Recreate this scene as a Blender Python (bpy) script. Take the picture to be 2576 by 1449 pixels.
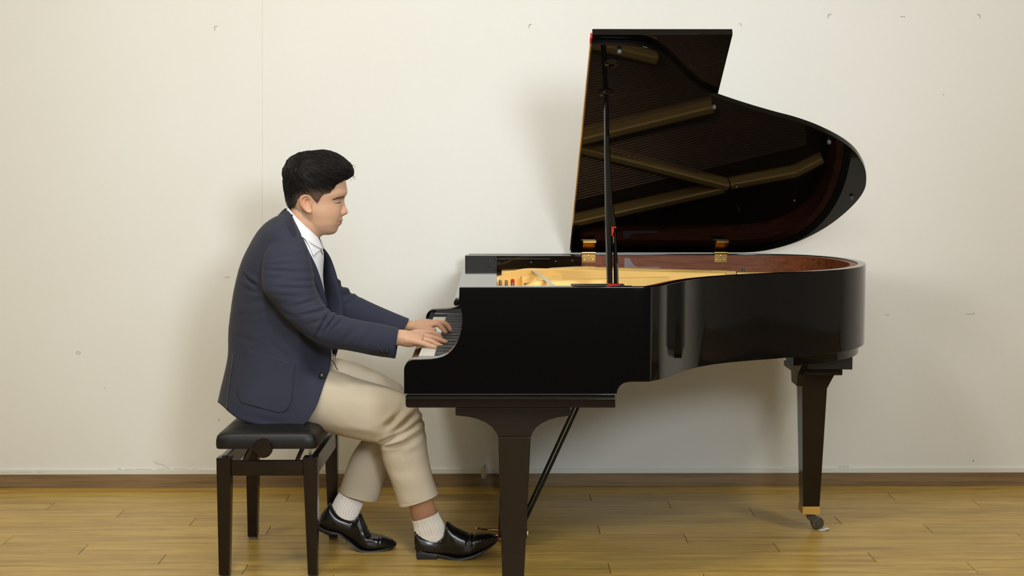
import bpy, bmesh, math, random
import numpy as np
from mathutils import Vector, Matrix
from mathutils.bvhtree import BVHTree
random.seed(7); rng = np.random.default_rng(7)
scn = bpy.context.scene
for o in list(bpy.data.objects): bpy.data.objects.remove(o)

# ------------------------------------------------------------------ camera
IMW, IMH, FPX, CAMH = 2576.0, 1449.0, 3800.0, 1.40
VPX, VPY = 1250.0, 375.0                       # vanishing point of the wall normal
TH = math.atan((IMH/2-VPY)/FPX); PSI = math.atan((IMW/2-VPX)/FPX*math.cos(TH))
FW = np.array([math.sin(PSI)*math.cos(TH), math.cos(PSI)*math.cos(TH), -math.sin(TH)])
RT = np.array([math.cos(PSI), -math.sin(PSI), 0.0]); UP = np.cross(RT, FW)
CAM = np.array([0, 0, CAMH])
cd = bpy.data.cameras.new('camera'); cam = bpy.data.objects.new('camera', cd)
scn.collection.objects.link(cam); scn.camera = cam
cd.sensor_width = 36.0; cd.sensor_fit = 'HORIZONTAL'; cd.lens = FPX/IMW*36.0; cd.clip_end = 60
cam.matrix_world = Matrix(((RT[0], UP[0], -FW[0], 0), (RT[1], UP[1], -FW[1], 0), (RT[2], UP[2], -FW[2], CAMH), (0, 0, 0, 1)))

# ------------------------------------------------------------------ world, lamps, exposure
scn.view_settings.view_transform = 'Standard'; scn.view_settings.look = 'None'
scn.view_settings.exposure = 0.0; scn.view_settings.gamma = 1.0; scn.view_settings.use_curve_mapping = False
wd = bpy.data.worlds.new('room_ambient'); scn.world = wd; wd.use_nodes = True
wd.node_tree.nodes['Background'].inputs[0].default_value = (1.0, 0.93, 0.80, 1)
wd.node_tree.nodes['Background'].inputs[1].default_value = 0.05
def lamp(name, loc, target, power, size, col, spread=180):
    l = bpy.data.lights.new(name, 'AREA'); l.shape = 'DISK'; l.size = size; l.energy = power; l.color = col
    l.spread = math.radians(spread)
    o = bpy.data.objects.new(name, l); scn.collection.objects.link(o); o.location = loc
    o.rotation_euler = (Vector(target)-Vector(loc)).to_track_quat('-Z', 'Y').to_euler(); return o
def spot(name, loc, target, power, cone, blend, radius, col):
    l = bpy.data.lights.new(name, 'SPOT'); l.energy = power; l.spot_size = math.radians(cone); l.spot_blend = blend; l.shadow_soft_size = radius; l.color = col
    o = bpy.data.objects.new(name, l); scn.collection.objects.link(o); o.location = loc
    o.rotation_euler = (Vector(target)-Vector(loc)).to_track_quat('-Z', 'Y').to_euler(); return o
lamp('ceiling_lamp', (-0.75, 3.3, 3.15), (-0.5, 5.6, 0.4), 38, 0.5, (0.99, 0.97, 0.93))
lamp('ceiling_lamp', (-2.7, 3.0, 3.15), (-1.7, 4.9, 0.0), 30, 0.8, (1.0, 0.88, 0.56))
lamp('ceiling_lamp', (2.5, 3.4, 3.15), (2.1, 6.0, 0.2), 42, 0.7, (0.99, 0.97, 0.92))
lamp('overhead_fill', (0.2, 0.8, 3.2), (0.0, 5.0, 0.4), 75, 2.0, (0.99, 0.99, 0.98))  # added overhead fill light, no such fixture in view
lamp('hall_fill', (0.0, -4.2, 3.2), (0.0, -7.0, 1.0), 420, 2.5, (0.98, 0.99, 1.0))  # added fill light, bounced off the audience-end wall behind the camera
spot('stage_spot', (1.0, 0.2, 2.2), (-0.3, 6.2, 1.35), 420, 48, 1.0, 0.38, (0.88, 0.95, 1.0))

# ------------------------------------------------------------------ helpers
def ray(x, y): return FW + RT*(x-IMW/2)/FPX - UP*(y-IMH/2)/FPX
def PY(x, y, Y): d = ray(x, y); return CAM + d*(Y/d[1])
def PZ(x, y, z): d = ray(x, y); return CAM + d*((z-CAMH)/d[2])
def catmull(P, n, closed=False):
    P = np.array(P, float); m = len(P); out = []
    segs = m if closed else m-1
    t = np.linspace(0, segs, n, endpoint=not closed)
    for v in t:
        i = min(int(v), segs-1); f = v-i
        if closed: a, b, c, d = P[(i-1) % m], P[i % m], P[(i+1) % m], P[(i+2) % m]
        else:
            b, c = P[i], P[i+1]; a = P[i-1] if i > 0 else 2*b-c; d = P[i+2] if i+2 < m else 2*c-b
        out.append(.5*((2*b)+(c-a)*f+(2*a-5*b+4*c-d)*f*f+(3*b-a-3*c+d)*f**3))
    return np.array(out)
def resample(P, n, smooth=True):
    """points of a polyline at even arc length"""
    Q = catmull(P, max(60, n*3)) if smooth and len(P) > 2 else np.array(P, float)
    s = np.r_[0, np.cumsum(np.linalg.norm(np.diff(Q, axis=0), axis=1))]
    t = np.linspace(0, s[-1], n)
    return np.stack([np.interp(t, s, Q[:, k]) for k in range(Q.shape[1])], 1)
WLOC = {}
def link(o, parent=None, loc=(0, 0, 0)):
    scn.collection.objects.link(o); WLOC[o.name] = np.array(loc, float)
    if parent is not None:
        o.parent = parent; o.location = np.array(loc)-WLOC[parent.name]
    else: o.location = loc
def root(name, loc, label, cat, group=None):
    o = bpy.data.objects.new(name, None); link(o, None, loc); o['label'] = label; o['category'] = cat
    o.empty_display_size = .1
    if group: o['group'] = group
    return o
def mk(name, V, F, mat, parent=None, smooth=35, label=None, kind=None, col=None, solid=None, mats=None):
    V = np.array(V, float); c = (V.max(0)+V.min(0))/2
    me = bpy.data.meshes.new(name); me.from_pydata((V-c).tolist(), [], [list(map(int, f)) for f in F]); me.update()
    bm = bmesh.new(); bm.from_mesh(me); bmesh.ops.recalc_face_normals(bm, faces=bm.faces); bm.to_mesh(me); bm.free()
    if smooth: me.shade_smooth(); me.set_sharp_from_angle(angle=math.radians(smooth))
    wn = bool(smooth) and smooth <= 40 and len(V) < 4000
    if col is not None:
        a = me.color_attributes.new('Col', 'FLOAT_COLOR', 'POINT')
        a.data.foreach_set('color', np.c_[col, np.ones(len(col))].astype(np.float32).ravel())
    o = bpy.data.objects.new(name, me); me.materials.append(mat); link(o, parent, c)
    if solid:
        md = o.modifiers.new('thickness', 'SOLIDIFY'); md.thickness = solid; md.offset = -1
    if wn: w_ = o.modifiers.new('flat_faces', 'WEIGHTED_NORMAL'); w_.keep_sharp = True; w_.weight = 100
    if label: o['label'] = label
    if kind: o['kind'] = kind
    return o
def tag(o, label, cat, kind=None, group=None):
    o['label'] = label; o['category'] = cat
    if kind: o['kind'] = kind
    if group: o['group'] = group
    return o
def bm_out(bm):
    V = [v.co[:] for v in bm.verts]; bm.verts.index_update(); F = [[v.index for v in f.verts] for f in bm.faces]; bm.free(); return np.array(V), F
def bevel(bm, w, seg=2, ang=30, skip=None):
    if w <= 0: return
    ed = [e for e in bm.edges if len(e.link_faces) == 2 and e.calc_face_angle(0) > math.radians(ang) and not (skip and all(skip(v.co) for v in e.verts))]
    bmesh.ops.bevel(bm, geom=ed, offset=w, offset_type='OFFSET', segments=seg, affect='EDGES', profile=.5, clamp_overlap=True)
def box(x0, x1, y0, y1, z0, z1, b=.002, seg=2):
    bm = bmesh.new(); bmesh.ops.create_cube(bm, size=1)
    for v in bm.verts: v.co = (x0+(v.co.x+.5)*(x1-x0), y0+(v.co.y+.5)*(y1-y0), z0+(v.co.z+.5)*(z1-z0))
    bevel(bm, b, seg); return bm_out(bm)
def prism(poly, d0, d1, b=.002, frame=None, seg=2, skip=None):
    """poly: 2D points; frame(u,v,d)->xyz, by default (u, d, v): extruded along Y"""
    fr = frame or (lambda u, v, d: (u, d, v))
    bm = bmesh.new()
    A = [bm.verts.new(fr(u, v, d0)) for u, v in poly]; B = [bm.verts.new(fr(u, v, d1)) for u, v in poly]
    n = len(poly); bm.faces.new(A[::-1]); bm.faces.new(B)
    for i in range(n): bm.faces.new((A[i], A[(i+1) % n], B[(i+1) % n], B[i]))
    bmesh.ops.recalc_face_normals(bm, faces=bm.faces); bevel(bm, b, seg, skip=skip); return bm_out(bm)
def join(*parts):
    V = []; F = []; n = 0
    for v, f in parts:
        V.append(np.array(v)); F += [[i+n for i in q] for q in f]; n += len(v)
    return np.vstack(V), F
def grid(P, closed_u=False, closed_v=False):
    """P[m][n][3] -> verts, quads"""
    P = np.array(P); m, n = P.shape[:2]; F = []
    for i in range(m if closed_v else m-1):
        for j in range(n if closed_u else n-1):
            F.append((i*n+j, i*n+(j+1) % n, ((i+1) % m)*n+(j+1) % n, ((i+1) % m)*n+j))
    return P.reshape(-1, 3), F
def rings(P, caps=(True, True)):
    P = np.array(P); V, F = grid(P, closed_u=True); m, n = P.shape[:2]; V = V.tolist()
    for k, c in enumerate(caps):
        if c:
            i0 = 0 if k == 0 else (m-1)*n; V.append(P[0 if k == 0 else m-1].mean(0).tolist()); ci = len(V)-1
            for j in range(n):
                a, b = i0+j, i0+(j+1) % n
                F.append((ci, b, a) if k == 0 else (ci, a, b))
    return np.array(V), F
def tube(path, r, n=12, caps=(True, True), sm=0, up=None):
    P = np.array(path, float); r = np.ones(len(P))*r if np.isscalar(r) else np.array(r, float)
    if sm: Q = catmull(np.c_[P, r], sm); P, r = Q[:, :3], np.maximum(Q[:, 3], 1e-5)
    T = np.gradient(P, axis=0); T /= np.linalg.norm(T, axis=1)[:, None]+1e-12
    u = np.array(up if up is not None else ([0, 0, 1] if abs(T[0][2]) < .9 else [0, 1, 0]), float); R = []
    for i in range(len(P)):
        u = u-T[i]*(u@T[i]); u /= np.linalg.norm(u); w = np.cross(T[i], u)
        a = np.linspace(0, 2*math.pi, n, endpoint=False)
        R.append(P[i]+r[i]*(np.outer(np.cos(a), u)+np.outer(np.sin(a), w)))
    return rings(R, caps)
def lathe(prof, c, axis='z', n=24):
    R = []
    for r, h in prof:
        a = np.linspace(0, 2*math.pi, n, endpoint=False); q = np.c_[r*np.cos(a), r*np.sin(a), np.full(n, h)]
        if axis == 'y': q = q[:, [0, 2, 1]]
        if axis == 'x': q = q[:, [2, 0, 1]]
        R.append(q+np.array(c))
    return rings(R)
def limb(st, m=60, n=40, ex=2.0, caps=(True, True), raw=False):
    """stations (ax,ay,bx,by,Y,rl): opposite outline pixels, distance of the axis, sideways half width in metres"""
    S = catmull(st, m) if m > len(st) else np.array(st, float); R = []
    a = np.linspace(0, 2*math.pi, n, endpoint=False)
    ca = np.sign(np.cos(a))*abs(np.cos(a))**(2/ex); sa = np.sign(np.sin(a))*abs(np.sin(a))**(2/ex)
    for ax, ay, bx, by, Y, rl in S:
        A = PY(ax, ay, Y); B = PY(bx, by, Y); c = (A+B)/2; h = (A-B)/2
        R.append(c+np.outer(ca, h)+np.outer(sa, [0, -rl, 0]))
    return np.array(R) if raw else rings(R, caps)
def vnormals(V, F):
    N = np.zeros_like(V); F4 = np.array([f if len(f) == 4 else (*f, f[-1]) for f in F])
    n = np.cross(V[F4[:, 2]]-V[F4[:, 0]], V[F4[:, 3]]-V[F4[:, 1]])
    n2 = np.cross(V[F4[:, 1]]-V[F4[:, 0]], V[F4[:, 2]]-V[F4[:, 0]])
    n = np.where(np.linalg.norm(n, axis=1)[:, None] < 1e-12, n2, n)
    for k in range(4): np.add.at(N, F4[:, k], n)
    return N/(np.linalg.norm(N, axis=1)[:, None]+1e-12)
def crease(V, N, lines, Y, amp=1.0):
    """ridge-and-valley folds along pixel segments (x0,y0,x1,y1,depth_m,width_m), taken at distance Y"""
    V = V.copy(); D = np.zeros(len(V))
    for x0, y0, x1, y1, a, w in lines:
        p = PY(x0, y0, Y)[[0, 2]]; q = PY(x1, y1, Y)[[0, 2]]; d = q-p; L = np.linalg.norm(d)
        r = V[:, [0, 2]]-p; t = np.clip((r@d)/(L*L), 0, 1); foot = p+np.outer(t, d)
        s = ((V[:, 0]-p[0])*(-d[1])+(V[:, 2]-p[1])*d[0])/L
        e = np.linalg.norm(V[:, [0, 2]]-foot, axis=1)
        fade = np.sin(np.pi*np.clip(t, .06, .94))**.6*np.where(e > abs(s)*1.15+.004, np.exp(-((e-abs(s))/w)**2), 1)
        D += -a*fade*(np.exp(-(s/w)**2)-.75*np.exp(-((s-1.7*w)/w)**2)-.35*np.exp(-((s+1.7*w)/w)**2))
    return V+N*(D*amp)[:, None]
def noise3(V, sc, seed=0, oct=3):
    """cheap smooth noise from rotated sine sums"""
    r = np.random.default_rng(seed); out = np.zeros(len(V)); a = 1
    for o in range(oct):
        for k in range(4):
            d = r.normal(size=3); d /= np.linalg.norm(d); out += a*np.sin(V@d*sc*(2**o)*2*math.pi+r.uniform(0, 6.28))/4
        a *= .5
    return out
def strip(bvh, left, right, n, m, off, parentN=None):
    """ruled patch between two pixel polylines, cast on to a surface"""
    Lp = resample(left, n); Rp = resample(right, n); G = []
    for i in range(n):
        row = []
        for j in range(m):
            f = j/(m-1); p = Lp[i]*(1-f)+Rp[i]*f; d = Vector(ray(*p)).normalized()
            h = bvh.ray_cast(Vector(CAM), d)
            if h[0] is None: row.append(None)
            else: row.append(np.array(h[0])-np.array(d)*off)
        G.append(row)
    last = None
    for row in G:                                # fill the few misses from their neighbours
        ok = [q for q in row if q is not None]
        for j in range(len(row)):
            if row[j] is None: row[j] = (ok[0] if ok else last)
        last = row[-1]
    G = [r for r in G if r[0] is not None]
    return grid(G)
def cast(bvh, x, y, off=0.0):
    d = Vector(ray(x, y)).normalized(); h = bvh.ray_cast(Vector(CAM), d); return np.array(h[0])-np.array(d)*off, np.array(h[1])
def hitem(V, F): return BVHTree.FromPolygons([Vector(v) for v in V], [list(f) for f in F])

# ------------------------------------------------------------------ materials
def mat(name, base, rough=.5, metal=0., spec=.5, coat=0., coatr=.03, sss=0., sheen=0., vcol=False):
    m = bpy.data.materials.new(name); m.use_nodes = True; nt = m.node_tree; b = nt.nodes['Principled BSDF']
    b.inputs['Base Color'].default_value = (*base, 1); b.inputs['Roughness'].default_value = rough
    b.inputs['Metallic'].default_value = metal; b.inputs['Specular IOR Level'].default_value = spec
    b.inputs['Coat Weight'].default_value = coat; b.inputs['Coat Roughness'].default_value = coatr
    if sss: b.inputs['Subsurface Weight'].default_value = sss; b.inputs['Subsurface Radius'].default_value = (.012, .005, .003); b.inputs['Subsurface Scale'].default_value = 1.0
    if sheen: b.inputs['Sheen Weight'].default_value = sheen; b.inputs['Sheen Roughness'].default_value = .5
    m['b'] = b.name
    if vcol:
        a = nt.nodes.new('ShaderNodeVertexColor'); a.layer_name = 'Col'; nt.links.new(a.outputs[0], b.inputs['Base Color'])
    return m
def N(m, t, **kw):
    n = m.node_tree.nodes.new(t)
    for k, v in kw.items():
        if k in n.inputs: n.inputs[k].default_value = v
        else: setattr(n, k, v)
    return n
def L(m, a, b): m.node_tree.links.new(a, b)
def B(m): return m.node_tree.nodes['Principled BSDF']
def ramp(m, fac, stops):
    r = N(m, 'ShaderNodeValToRGB'); e = r.color_ramp.elements
    while len(e) < len(stops): e.new(.5)
    for q, (p, c) in zip(e, stops): q.position = p; q.color = (*c, 1)
    L(m, fac, r.inputs[0]); return r
def coords(m, scale=(1, 1, 1), kind='Object', rnd=0):
    tc = N(m, 'ShaderNodeTexCoord'); mp = N(m, 'ShaderNodeMapping'); mp.inputs['Scale'].default_value = scale
    L(m, tc.outputs[kind], mp.inputs[0])
    if rnd:
        oi = N(m, 'ShaderNodeObjectInfo'); mu = N(m, 'ShaderNodeMath', operation='MULTIPLY'); mu.inputs[1].default_value = rnd
        L(m, oi.outputs['Random'], mu.inputs[0]); cb = N(m, 'ShaderNodeCombineXYZ')
        for k in range(3): L(m, mu.outputs[0], cb.inputs[k])
        L(m, cb.outputs[0], mp.inputs['Location'])
    return mp.outputs[0]
def bump(m, h, strength=.3, dist=.001):
    b = N(m, 'ShaderNodeBump'); b.inputs['Strength'].default_value = strength; b.inputs['Distance'].default_value = dist
    L(m, h, b.inputs['Height']); L(m, b.outputs[0], B(m).inputs['Normal'])
def noisetex(m, vec, scale, detail=4, rough=.5):
    n = N(m, 'ShaderNodeTexNoise'); n.inputs['Scale'].default_value = scale; n.inputs['Detail'].default_value = detail; n.inputs['Roughness'].default_value = rough
    L(m, vec, n.inputs['Vector']); return n.outputs['Fac']
def mixc(m, fac, c1, c2, mode='MIX'):
    x = N(m, 'ShaderNodeMix', data_type='RGBA', blend_type=mode)
    for s, v in ((6, c1), (7, c2)):
        if isinstance(v, tuple): x.inputs[s].default_value = (*v, 1)
        else: L(m, v, x.inputs[s])
    if isinstance(fac, float): x.inputs[0].default_value = fac
    else: L(m, fac, x.inputs[0])
    return x.outputs[2]
def wood(name, c0, c1, c2, grain=(1.2, 22, 22), rough=.4, rnd=0, varied=0., coat=0., spec=.5):
    m = mat(name, c1, rough, coat=coat, coatr=.15, spec=spec); v = coords(m, grain, rnd=rnd)
    n1 = noisetex(m, v, 2.2, 6, .62); r = ramp(m, n1, ((.30, c0), (.50, c1), (.72, c2)))
    v2 = coords(m, (grain[0]*3, grain[1]*7, grain[2]*7), rnd=rnd); n2 = noisetex(m, v2, 3.0, 3)
    r2 = ramp(m, n2, ((.35, (.78, .74, .70)), (.6, (1.05, 1.05, 1.05))))
    c = mixc(m, 1.0, r.outputs[0], r2.outputs[0], 'MULTIPLY')
    if varied:
        oi = N(m, 'ShaderNodeObjectInfo'); rr = ramp(m, oi.outputs['Random'], ((0, (1-varied,)*3), (1, (1+varied*.7, 1+varied*.7, 1+varied*.6))))
        c = mixc(m, 1.0, c, rr.outputs[0], 'MULTIPLY')
    L(m, c, B(m).inputs['Base Color']); bump(m, n2, .12, .0004); return m
def fabric(name, c, c2, scale=900, rough=.85, sheen=.0, spec=.2, bs=.35):
    m = mat(name, c, rough, spec=spec, sheen=sheen); v = coords(m)
    n1 = noisetex(m, v, 9, 4); n2 = noisetex(m, v, scale, 2)
    L(m, mixc(m, n1, c, c2), B(m).inputs['Base Color']); bump(m, n2, bs, .0006); return m
M = {}
M['black'] = mat('black_lacquer', (.0035, .003, .003), .045, spec=.42)
M['black2'] = mat('black_lacquer_leg', (.009, .005, .0035), .12, spec=.4)
M['lidblack'] = mat('black_lacquer_lid', (.003, .0026, .0026), .045, spec=.21)
M['satin'] = mat('satin_black', (.008, .007, .007), .35)
M['wall'] = mat('wall_paint', (.80, .80, .76), .75, spec=.25)
v = coords(M['wall'], (1, 1, 1)); n = noisetex(M['wall'], v, .9, 5, .6)
L(M['wall'], ramp(M['wall'], n, ((.32, (.79, .785, .735)), (.62, (.81, .81, .78)))).outputs[0], B(M['wall']).inputs['Base Color'])
bump(M['wall'], noisetex(M['wall'], v, 140, 3), .06, .001)
M['floor'] = wood('oak_vinyl_plank', (.35, .20, .04), (.51, .335, .075), (.62, .435, .12), (1.1, 14, 14), .31, rnd=37., varied=.10, spec=.36)
M['joint'] = mat('plank_joint', (.10, .06, .025), .8)
M['base'] = wood('oak_skirting', (.17, .105, .045), (.25, .165, .08), (.31, .215, .115), (.8, 26, 26), .5)
M['strip'] = mat('white_plastic_trim', (.74, .75, .68), .35)
M['mark'] = mat('grey_pencil', (.42, .42, .36), .9)
M['speck'] = mat('dark_print', (.12, .13, .11), .9)
M['gold'] = mat('gold_iron_plate', (.93, .60, .19), .42, metal=.35, spec=.5)
n = noisetex(M['gold'], coords(M['gold']), 6, 3); bump(M['gold'], n, .1, .004)
M['brass'] = mat('brass', (.85, .60, .22), .18, metal=1.)
M['ochre'] = mat('ochre_ferrule', (.62, .36, .07), .45, metal=.2)
M['steel'] = mat('steel', (.55, .55, .56), .25, metal=1.)
M['dull'] = mat('dull_bronze', (.10, .085, .06), .45, metal=.6)
M['mahog'] = wood('mahogany_rim', (.16, .042, .014), (.27, .08, .027), (.35, .115, .042), (2.5, 30, 30), .45, spec=.3)
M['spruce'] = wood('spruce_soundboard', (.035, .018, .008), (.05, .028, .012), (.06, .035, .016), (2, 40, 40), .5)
M['red'] = mat('red_felt', (.55, .02, .015), .9, spec=.1)
M['whitekey'] = mat('white_key', (.82, .81, .77), .18)
M['felt'] = mat('pale_felt', (.62, .58, .45), .9, spec=.1)
M['rubber'] = mat('grey_rubber', (.09, .09, .095), .6)
M['lilac'] = mat('lilac_reflection', (.30, .22, .24), .3)  # colour of the painted reflection on the inner rim
M['leather'] = mat('black_leather_seat', (.011, .010, .010), .42, spec=.32)
n = noisetex(M['leather'], coords(M['leather']), 420, 3); bump(M['leather'], n, .35, .0012)
M['benchwood'] = mat('dark_stained_bench', (.009, .005, .0035), .16, spec=.38)
M['jacket'] = fabric('navy_wool', (.027, .030, .050), (.034, .037, .059), 800, .85, sheen=.04)
M['lining'] = fabric('navy_lapel', (.022, .024, .041), (.027, .029, .047), 800, .85, sheen=.04)
M['chino'] = fabric('beige_chino', (.50, .43, .325), (.56, .485, .375), 1100, .8, bs=.2)
M['shirt'] = fabric('white_cotton', (.80, .80, .82), (.85, .85, .86), 700, .8, bs=.2)
M['sock'] = fabric('white_knit', (.72, .68, .62), (.78, .74, .68), 500, .9, bs=.4)
M['shoe'] = mat('black_shoe_leather', (.007, .0065, .0065), .22, spec=.5)
n = noisetex(M['shoe'], coords(M['shoe']), 60, 3); bump(M['shoe'], n, .06, .002)
M['sole'] = mat('black_sole', (.006, .005, .005), .5)
M['skin'] = mat('skin', (.6, .35, .22), .48, spec=.35, sss=.25, vcol=True)
bump(M['skin'], noisetex(M['skin'], coords(M['skin']), 600, 3), .12, .0005)
M['hair'] = mat('black_hair', (.01, .008, .007), .6, spec=.3, vcol=True)
M['brow'] = mat('brow_hair', (.085, .05, .035), .7)
M['button'] = mat('dark_button', (.008, .008, .010), .25)
M['beige'] = mat('beige_plastic', (.55, .47, .30), .5)
M['paper'] = mat('paper', (.72, .74, .80), .8)
# ================================================================== the room
YW = 6.20
w = mk('wall_back', *box(-7.5, 7.5, YW, YW+.12, 0, 3.3, 0), M['wall'], smooth=0); w['kind'] = 'structure'; tag(w, 'cream painted back wall with faint pencil marks', 'wall')
b_ = mk('baseboard_back', *box(-7.5, 7.5, YW-.012, YW, 0, .0545, .0015), M['base']); b_['kind'] = 'structure'; tag(b_, 'brown oak skirting board along the cream wall', 'baseboard')
t_ = mk('trim_1', *box(-7.5, 7.5, YW-.008, YW, .0545, .074, .001), M['strip']); t_['kind'] = 'structure'; tag(t_, 'thin white plastic strip above the oak skirting', 'trim')
def specks(x0, x1, y, n, h, m):
    V = []
    for k in range(n):
        x = x0+(x1-x0)*k/n; p = PY(x, y, YW-.0083); q = PY(x+(x1-x0)/n*.62, y, YW-.0083)
        V.append(box(p[0], q[0], YW-.0085, YW-.0078, p[2]-h/2*(.6+.4*((k*7) % 3)/2), p[2]+h/2, 0))
    return join(*V)
mk('worn_print', *join(specks(296, 306, 1180, 3, .0035, 0), specks(314, 335, 1181, 8, .002, 0), specks(342, 382, 1180.5, 13, .0024, 0), specks(395, 422, 1180, 9, .0018, 0), specks(438, 472, 1179.5, 11, .0022, 0), specks(484, 500, 1179, 5, .002, 0)), M['mark'], t_)
mk('worn_print', *join(specks(2, 27, 1189, 8, .0018, 0), specks(42, 78, 1188.5, 10, .002, 0), specks(91, 108, 1188, 5, .002, 0)), M['mark'], t_)
mk('worn_print', *join(specks(2110, 2140, 1174, 3, .0025, 0), specks(1970, 2030, 1176, 9, .0014, 0)), M['mark'], t_)
def wmark(pts, wpx=2.0, m='mark', name='pencil_mark'):
    V = []
    for (x0, y0), (x1, y1) in zip(pts[:-1], pts[1:]):
        a = PY(x0, y0, YW); b = PY(x1, y1, YW); d = b-a; d /= np.linalg.norm(d); q = np.array([-d[2], 0, d[0]])*wpx/2*YW/FPX
        V.append(prism([tuple((a-q)[[0, 2]]), tuple((b-q)[[0, 2]]), tuple((b+q)[[0, 2]]), tuple((a+q)[[0, 2]])], YW-.0008, YW+.001, 0))
    mk(name, *join(*V), M[m], w)
wmark([(540, 77), (540, 67), (547, 66)]); wmark([(1331, 71), (1331, 62), (1338, 61)]); wmark([(1858, 60), (1865, 60), (1865, 67)], 1.4)
wmark([(2083, 46), (2083, 37), (2092, 36)]); wmark([(2265, 42), (2277, 41.5)]); wmark([(2458, 37), (2465, 37), (2465, 47)])
wmark([(566, 698), (578, 697)], 1.5); wmark([(192, 885), (202, 885), (201, 891), (193, 891), (192, 885)], 1.3); wmark([(2228, 792), (2238, 791)], 1.5); wmark([(2430, 790), (2450, 790), (2450, 785)], 1.3)
wmark([(552, 1053), (550, 1060)], 2.0); wmark([(2448, 1157), (2449, 1162)], 3.0); wmark([(388, 1160), (396, 1167), (408, 1168), (420, 1176), (428, 1181)], 1.0)
wmark([(2372, 236), (2375, 239)], 1.5); wmark([(262, 974), (264, 977)], 1.8)
M['seam'] = mat('wall_seam', (.70, .69, .60), .8)
wmark([(660, 0), (660, 1180)], 1.2, 'seam', 'panel_seam')

for nm, bb, mt, lb_, ct in (('ceiling', (-7.5, 7.5, -7.0, YW+.12, 3.3, 3.4), 'ceil', 'plain white ceiling of the hall', 'ceiling'), ('wall_left', (-7.62, -7.5, -7.0, YW+.12, 0, 3.4), 'wall', 'cream side wall to the left of the pianist', 'wall'), ('wall_right', (7.5, 7.62, -7.0, YW+.12, 0, 3.4), 'wall', 'cream side wall beyond the piano tail', 'wall'), ('wall_front', (-7.62, 7.62, -7.12, -7.0, 0, 3.4), 'wall', 'cream wall at the audience end of the hall', 'wall')):
    if mt not in M: M[mt] = mat(mt+'_paint', (.8, .79, .74) if mt == 'ceil' else (.06, .045, .035), .8, spec=.2)
    o_ = mk(nm, *box(*bb, 0), M[mt], smooth=0); tag(o_, lb_, ct, 'structure')
fl = mk('floor', *box(-7.5, 7.5, -7.0, YW, -.06, -.0025, 0), M['joint'], smooth=0); fl['kind'] = 'structure'; tag(fl, 'yellowish oak plank floor', 'floor')
PW, PL = .1297, 1.22; bmv, bmf = box(-PL/2+.0010, PL/2-.0010, -PW/2+.00038, PW/2-.00038, -.0025, 0, .0006, 1)
pm = bpy.data.meshes.new('plank'); pm.from_pydata(bmv.tolist(), [], bmf); pm.materials.append(M['floor']); pm.update()
def plank(x, y):
    o = bpy.data.objects.new('plank', pm); link(o, fl, (x, y, 0))
for r in range(-1, 31):
    yc = 6.058-PW*(r+.5)
    x0 = .376+.305*r; k0 = math.floor((-3.2-x0)/PL)
    for k in range(k0, k0+7):
        x = x0+(k+.5)*PL
        if r >= 0: plank(x, yc)
        elif True:
            o = mk('plank', *box(x-PL/2+.0004, x+PL/2-.0004, 6.0585, YW-.001, -.0025, 0, .0006, 1), M['floor'], fl)
for xa_, xb_ in ((-7.5, -5.2), (5.6, 7.5)): mk('far_planks', *box(xa_, xb_, 6.058-PW*31, YW-.013, -.0026, -.0001, 0), M['floor'], fl, smooth=0, kind='stuff')
mk('unseen_dark_floor', *box(-7.5, 7.5, -7.0, 1.199, -.0025, .001, 0), mat('dark_reflected_floor', (.012, .009, .008), .95, spec=.1), fl, smooth=0)  # unseen dark sheet added so the glossy rim reflects near black
mk('far_planks', *box(-7.5, 7.5, 1.2, 6.058-PW*31, -.0025, 0, 0), M['floor'], fl, smooth=0, kind='stuff')

# small things
c = PY(1217, 1190, YW-.03)
cn = root('cable_connector', (c[0], c[1], .02), 'small beige two-hole cable connector hanging in front of the skirting', 'connector')
f = lambda x, y, Y: tuple(PY(x, y, Y))
pts = [(1212, 1176), (1224, 1177), (1225, 1193), (1219, 1205), (1211, 1203), (1210, 1190)]
poly = [tuple(PY(x, y, YW-.03)[[0, 2]]) for x, y in pts]
mk('connector_body', *prism(poly, YW-.036, YW-.016, .0012), M['beige'], cn)
for x, y in ((1219.7, 1193), (1216.6, 1200.7)): mk('socket_hole', *lathe([(.0024, -.0004), (.0024, .002)], tuple(PY(x, y, YW-.0365)), 'y', 12), M['speck'], cn)
mk('cord', *tube([PY(1219, 1179, YW-.026), PY(1220, 1173, YW-.012), PY(1220, 1170, YW+.002)], .0022, 8), M['dull'], cn)
p = PZ(2073, 1334, 0.0)
V, F = grid([[(p[0]-.020+.04*i/4, p[1]-.012+.024*j/4+.004*i/4, .0008+.006*abs(math.sin(i*1.3+j*.9))*(i > 2)) for i in range(5)] for j in range(5)])
tag(mk('paper_scrap', V, F, M['paper'], solid=.0006), 'crumpled white paper scrap beside the tail caster', 'paper')
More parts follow.
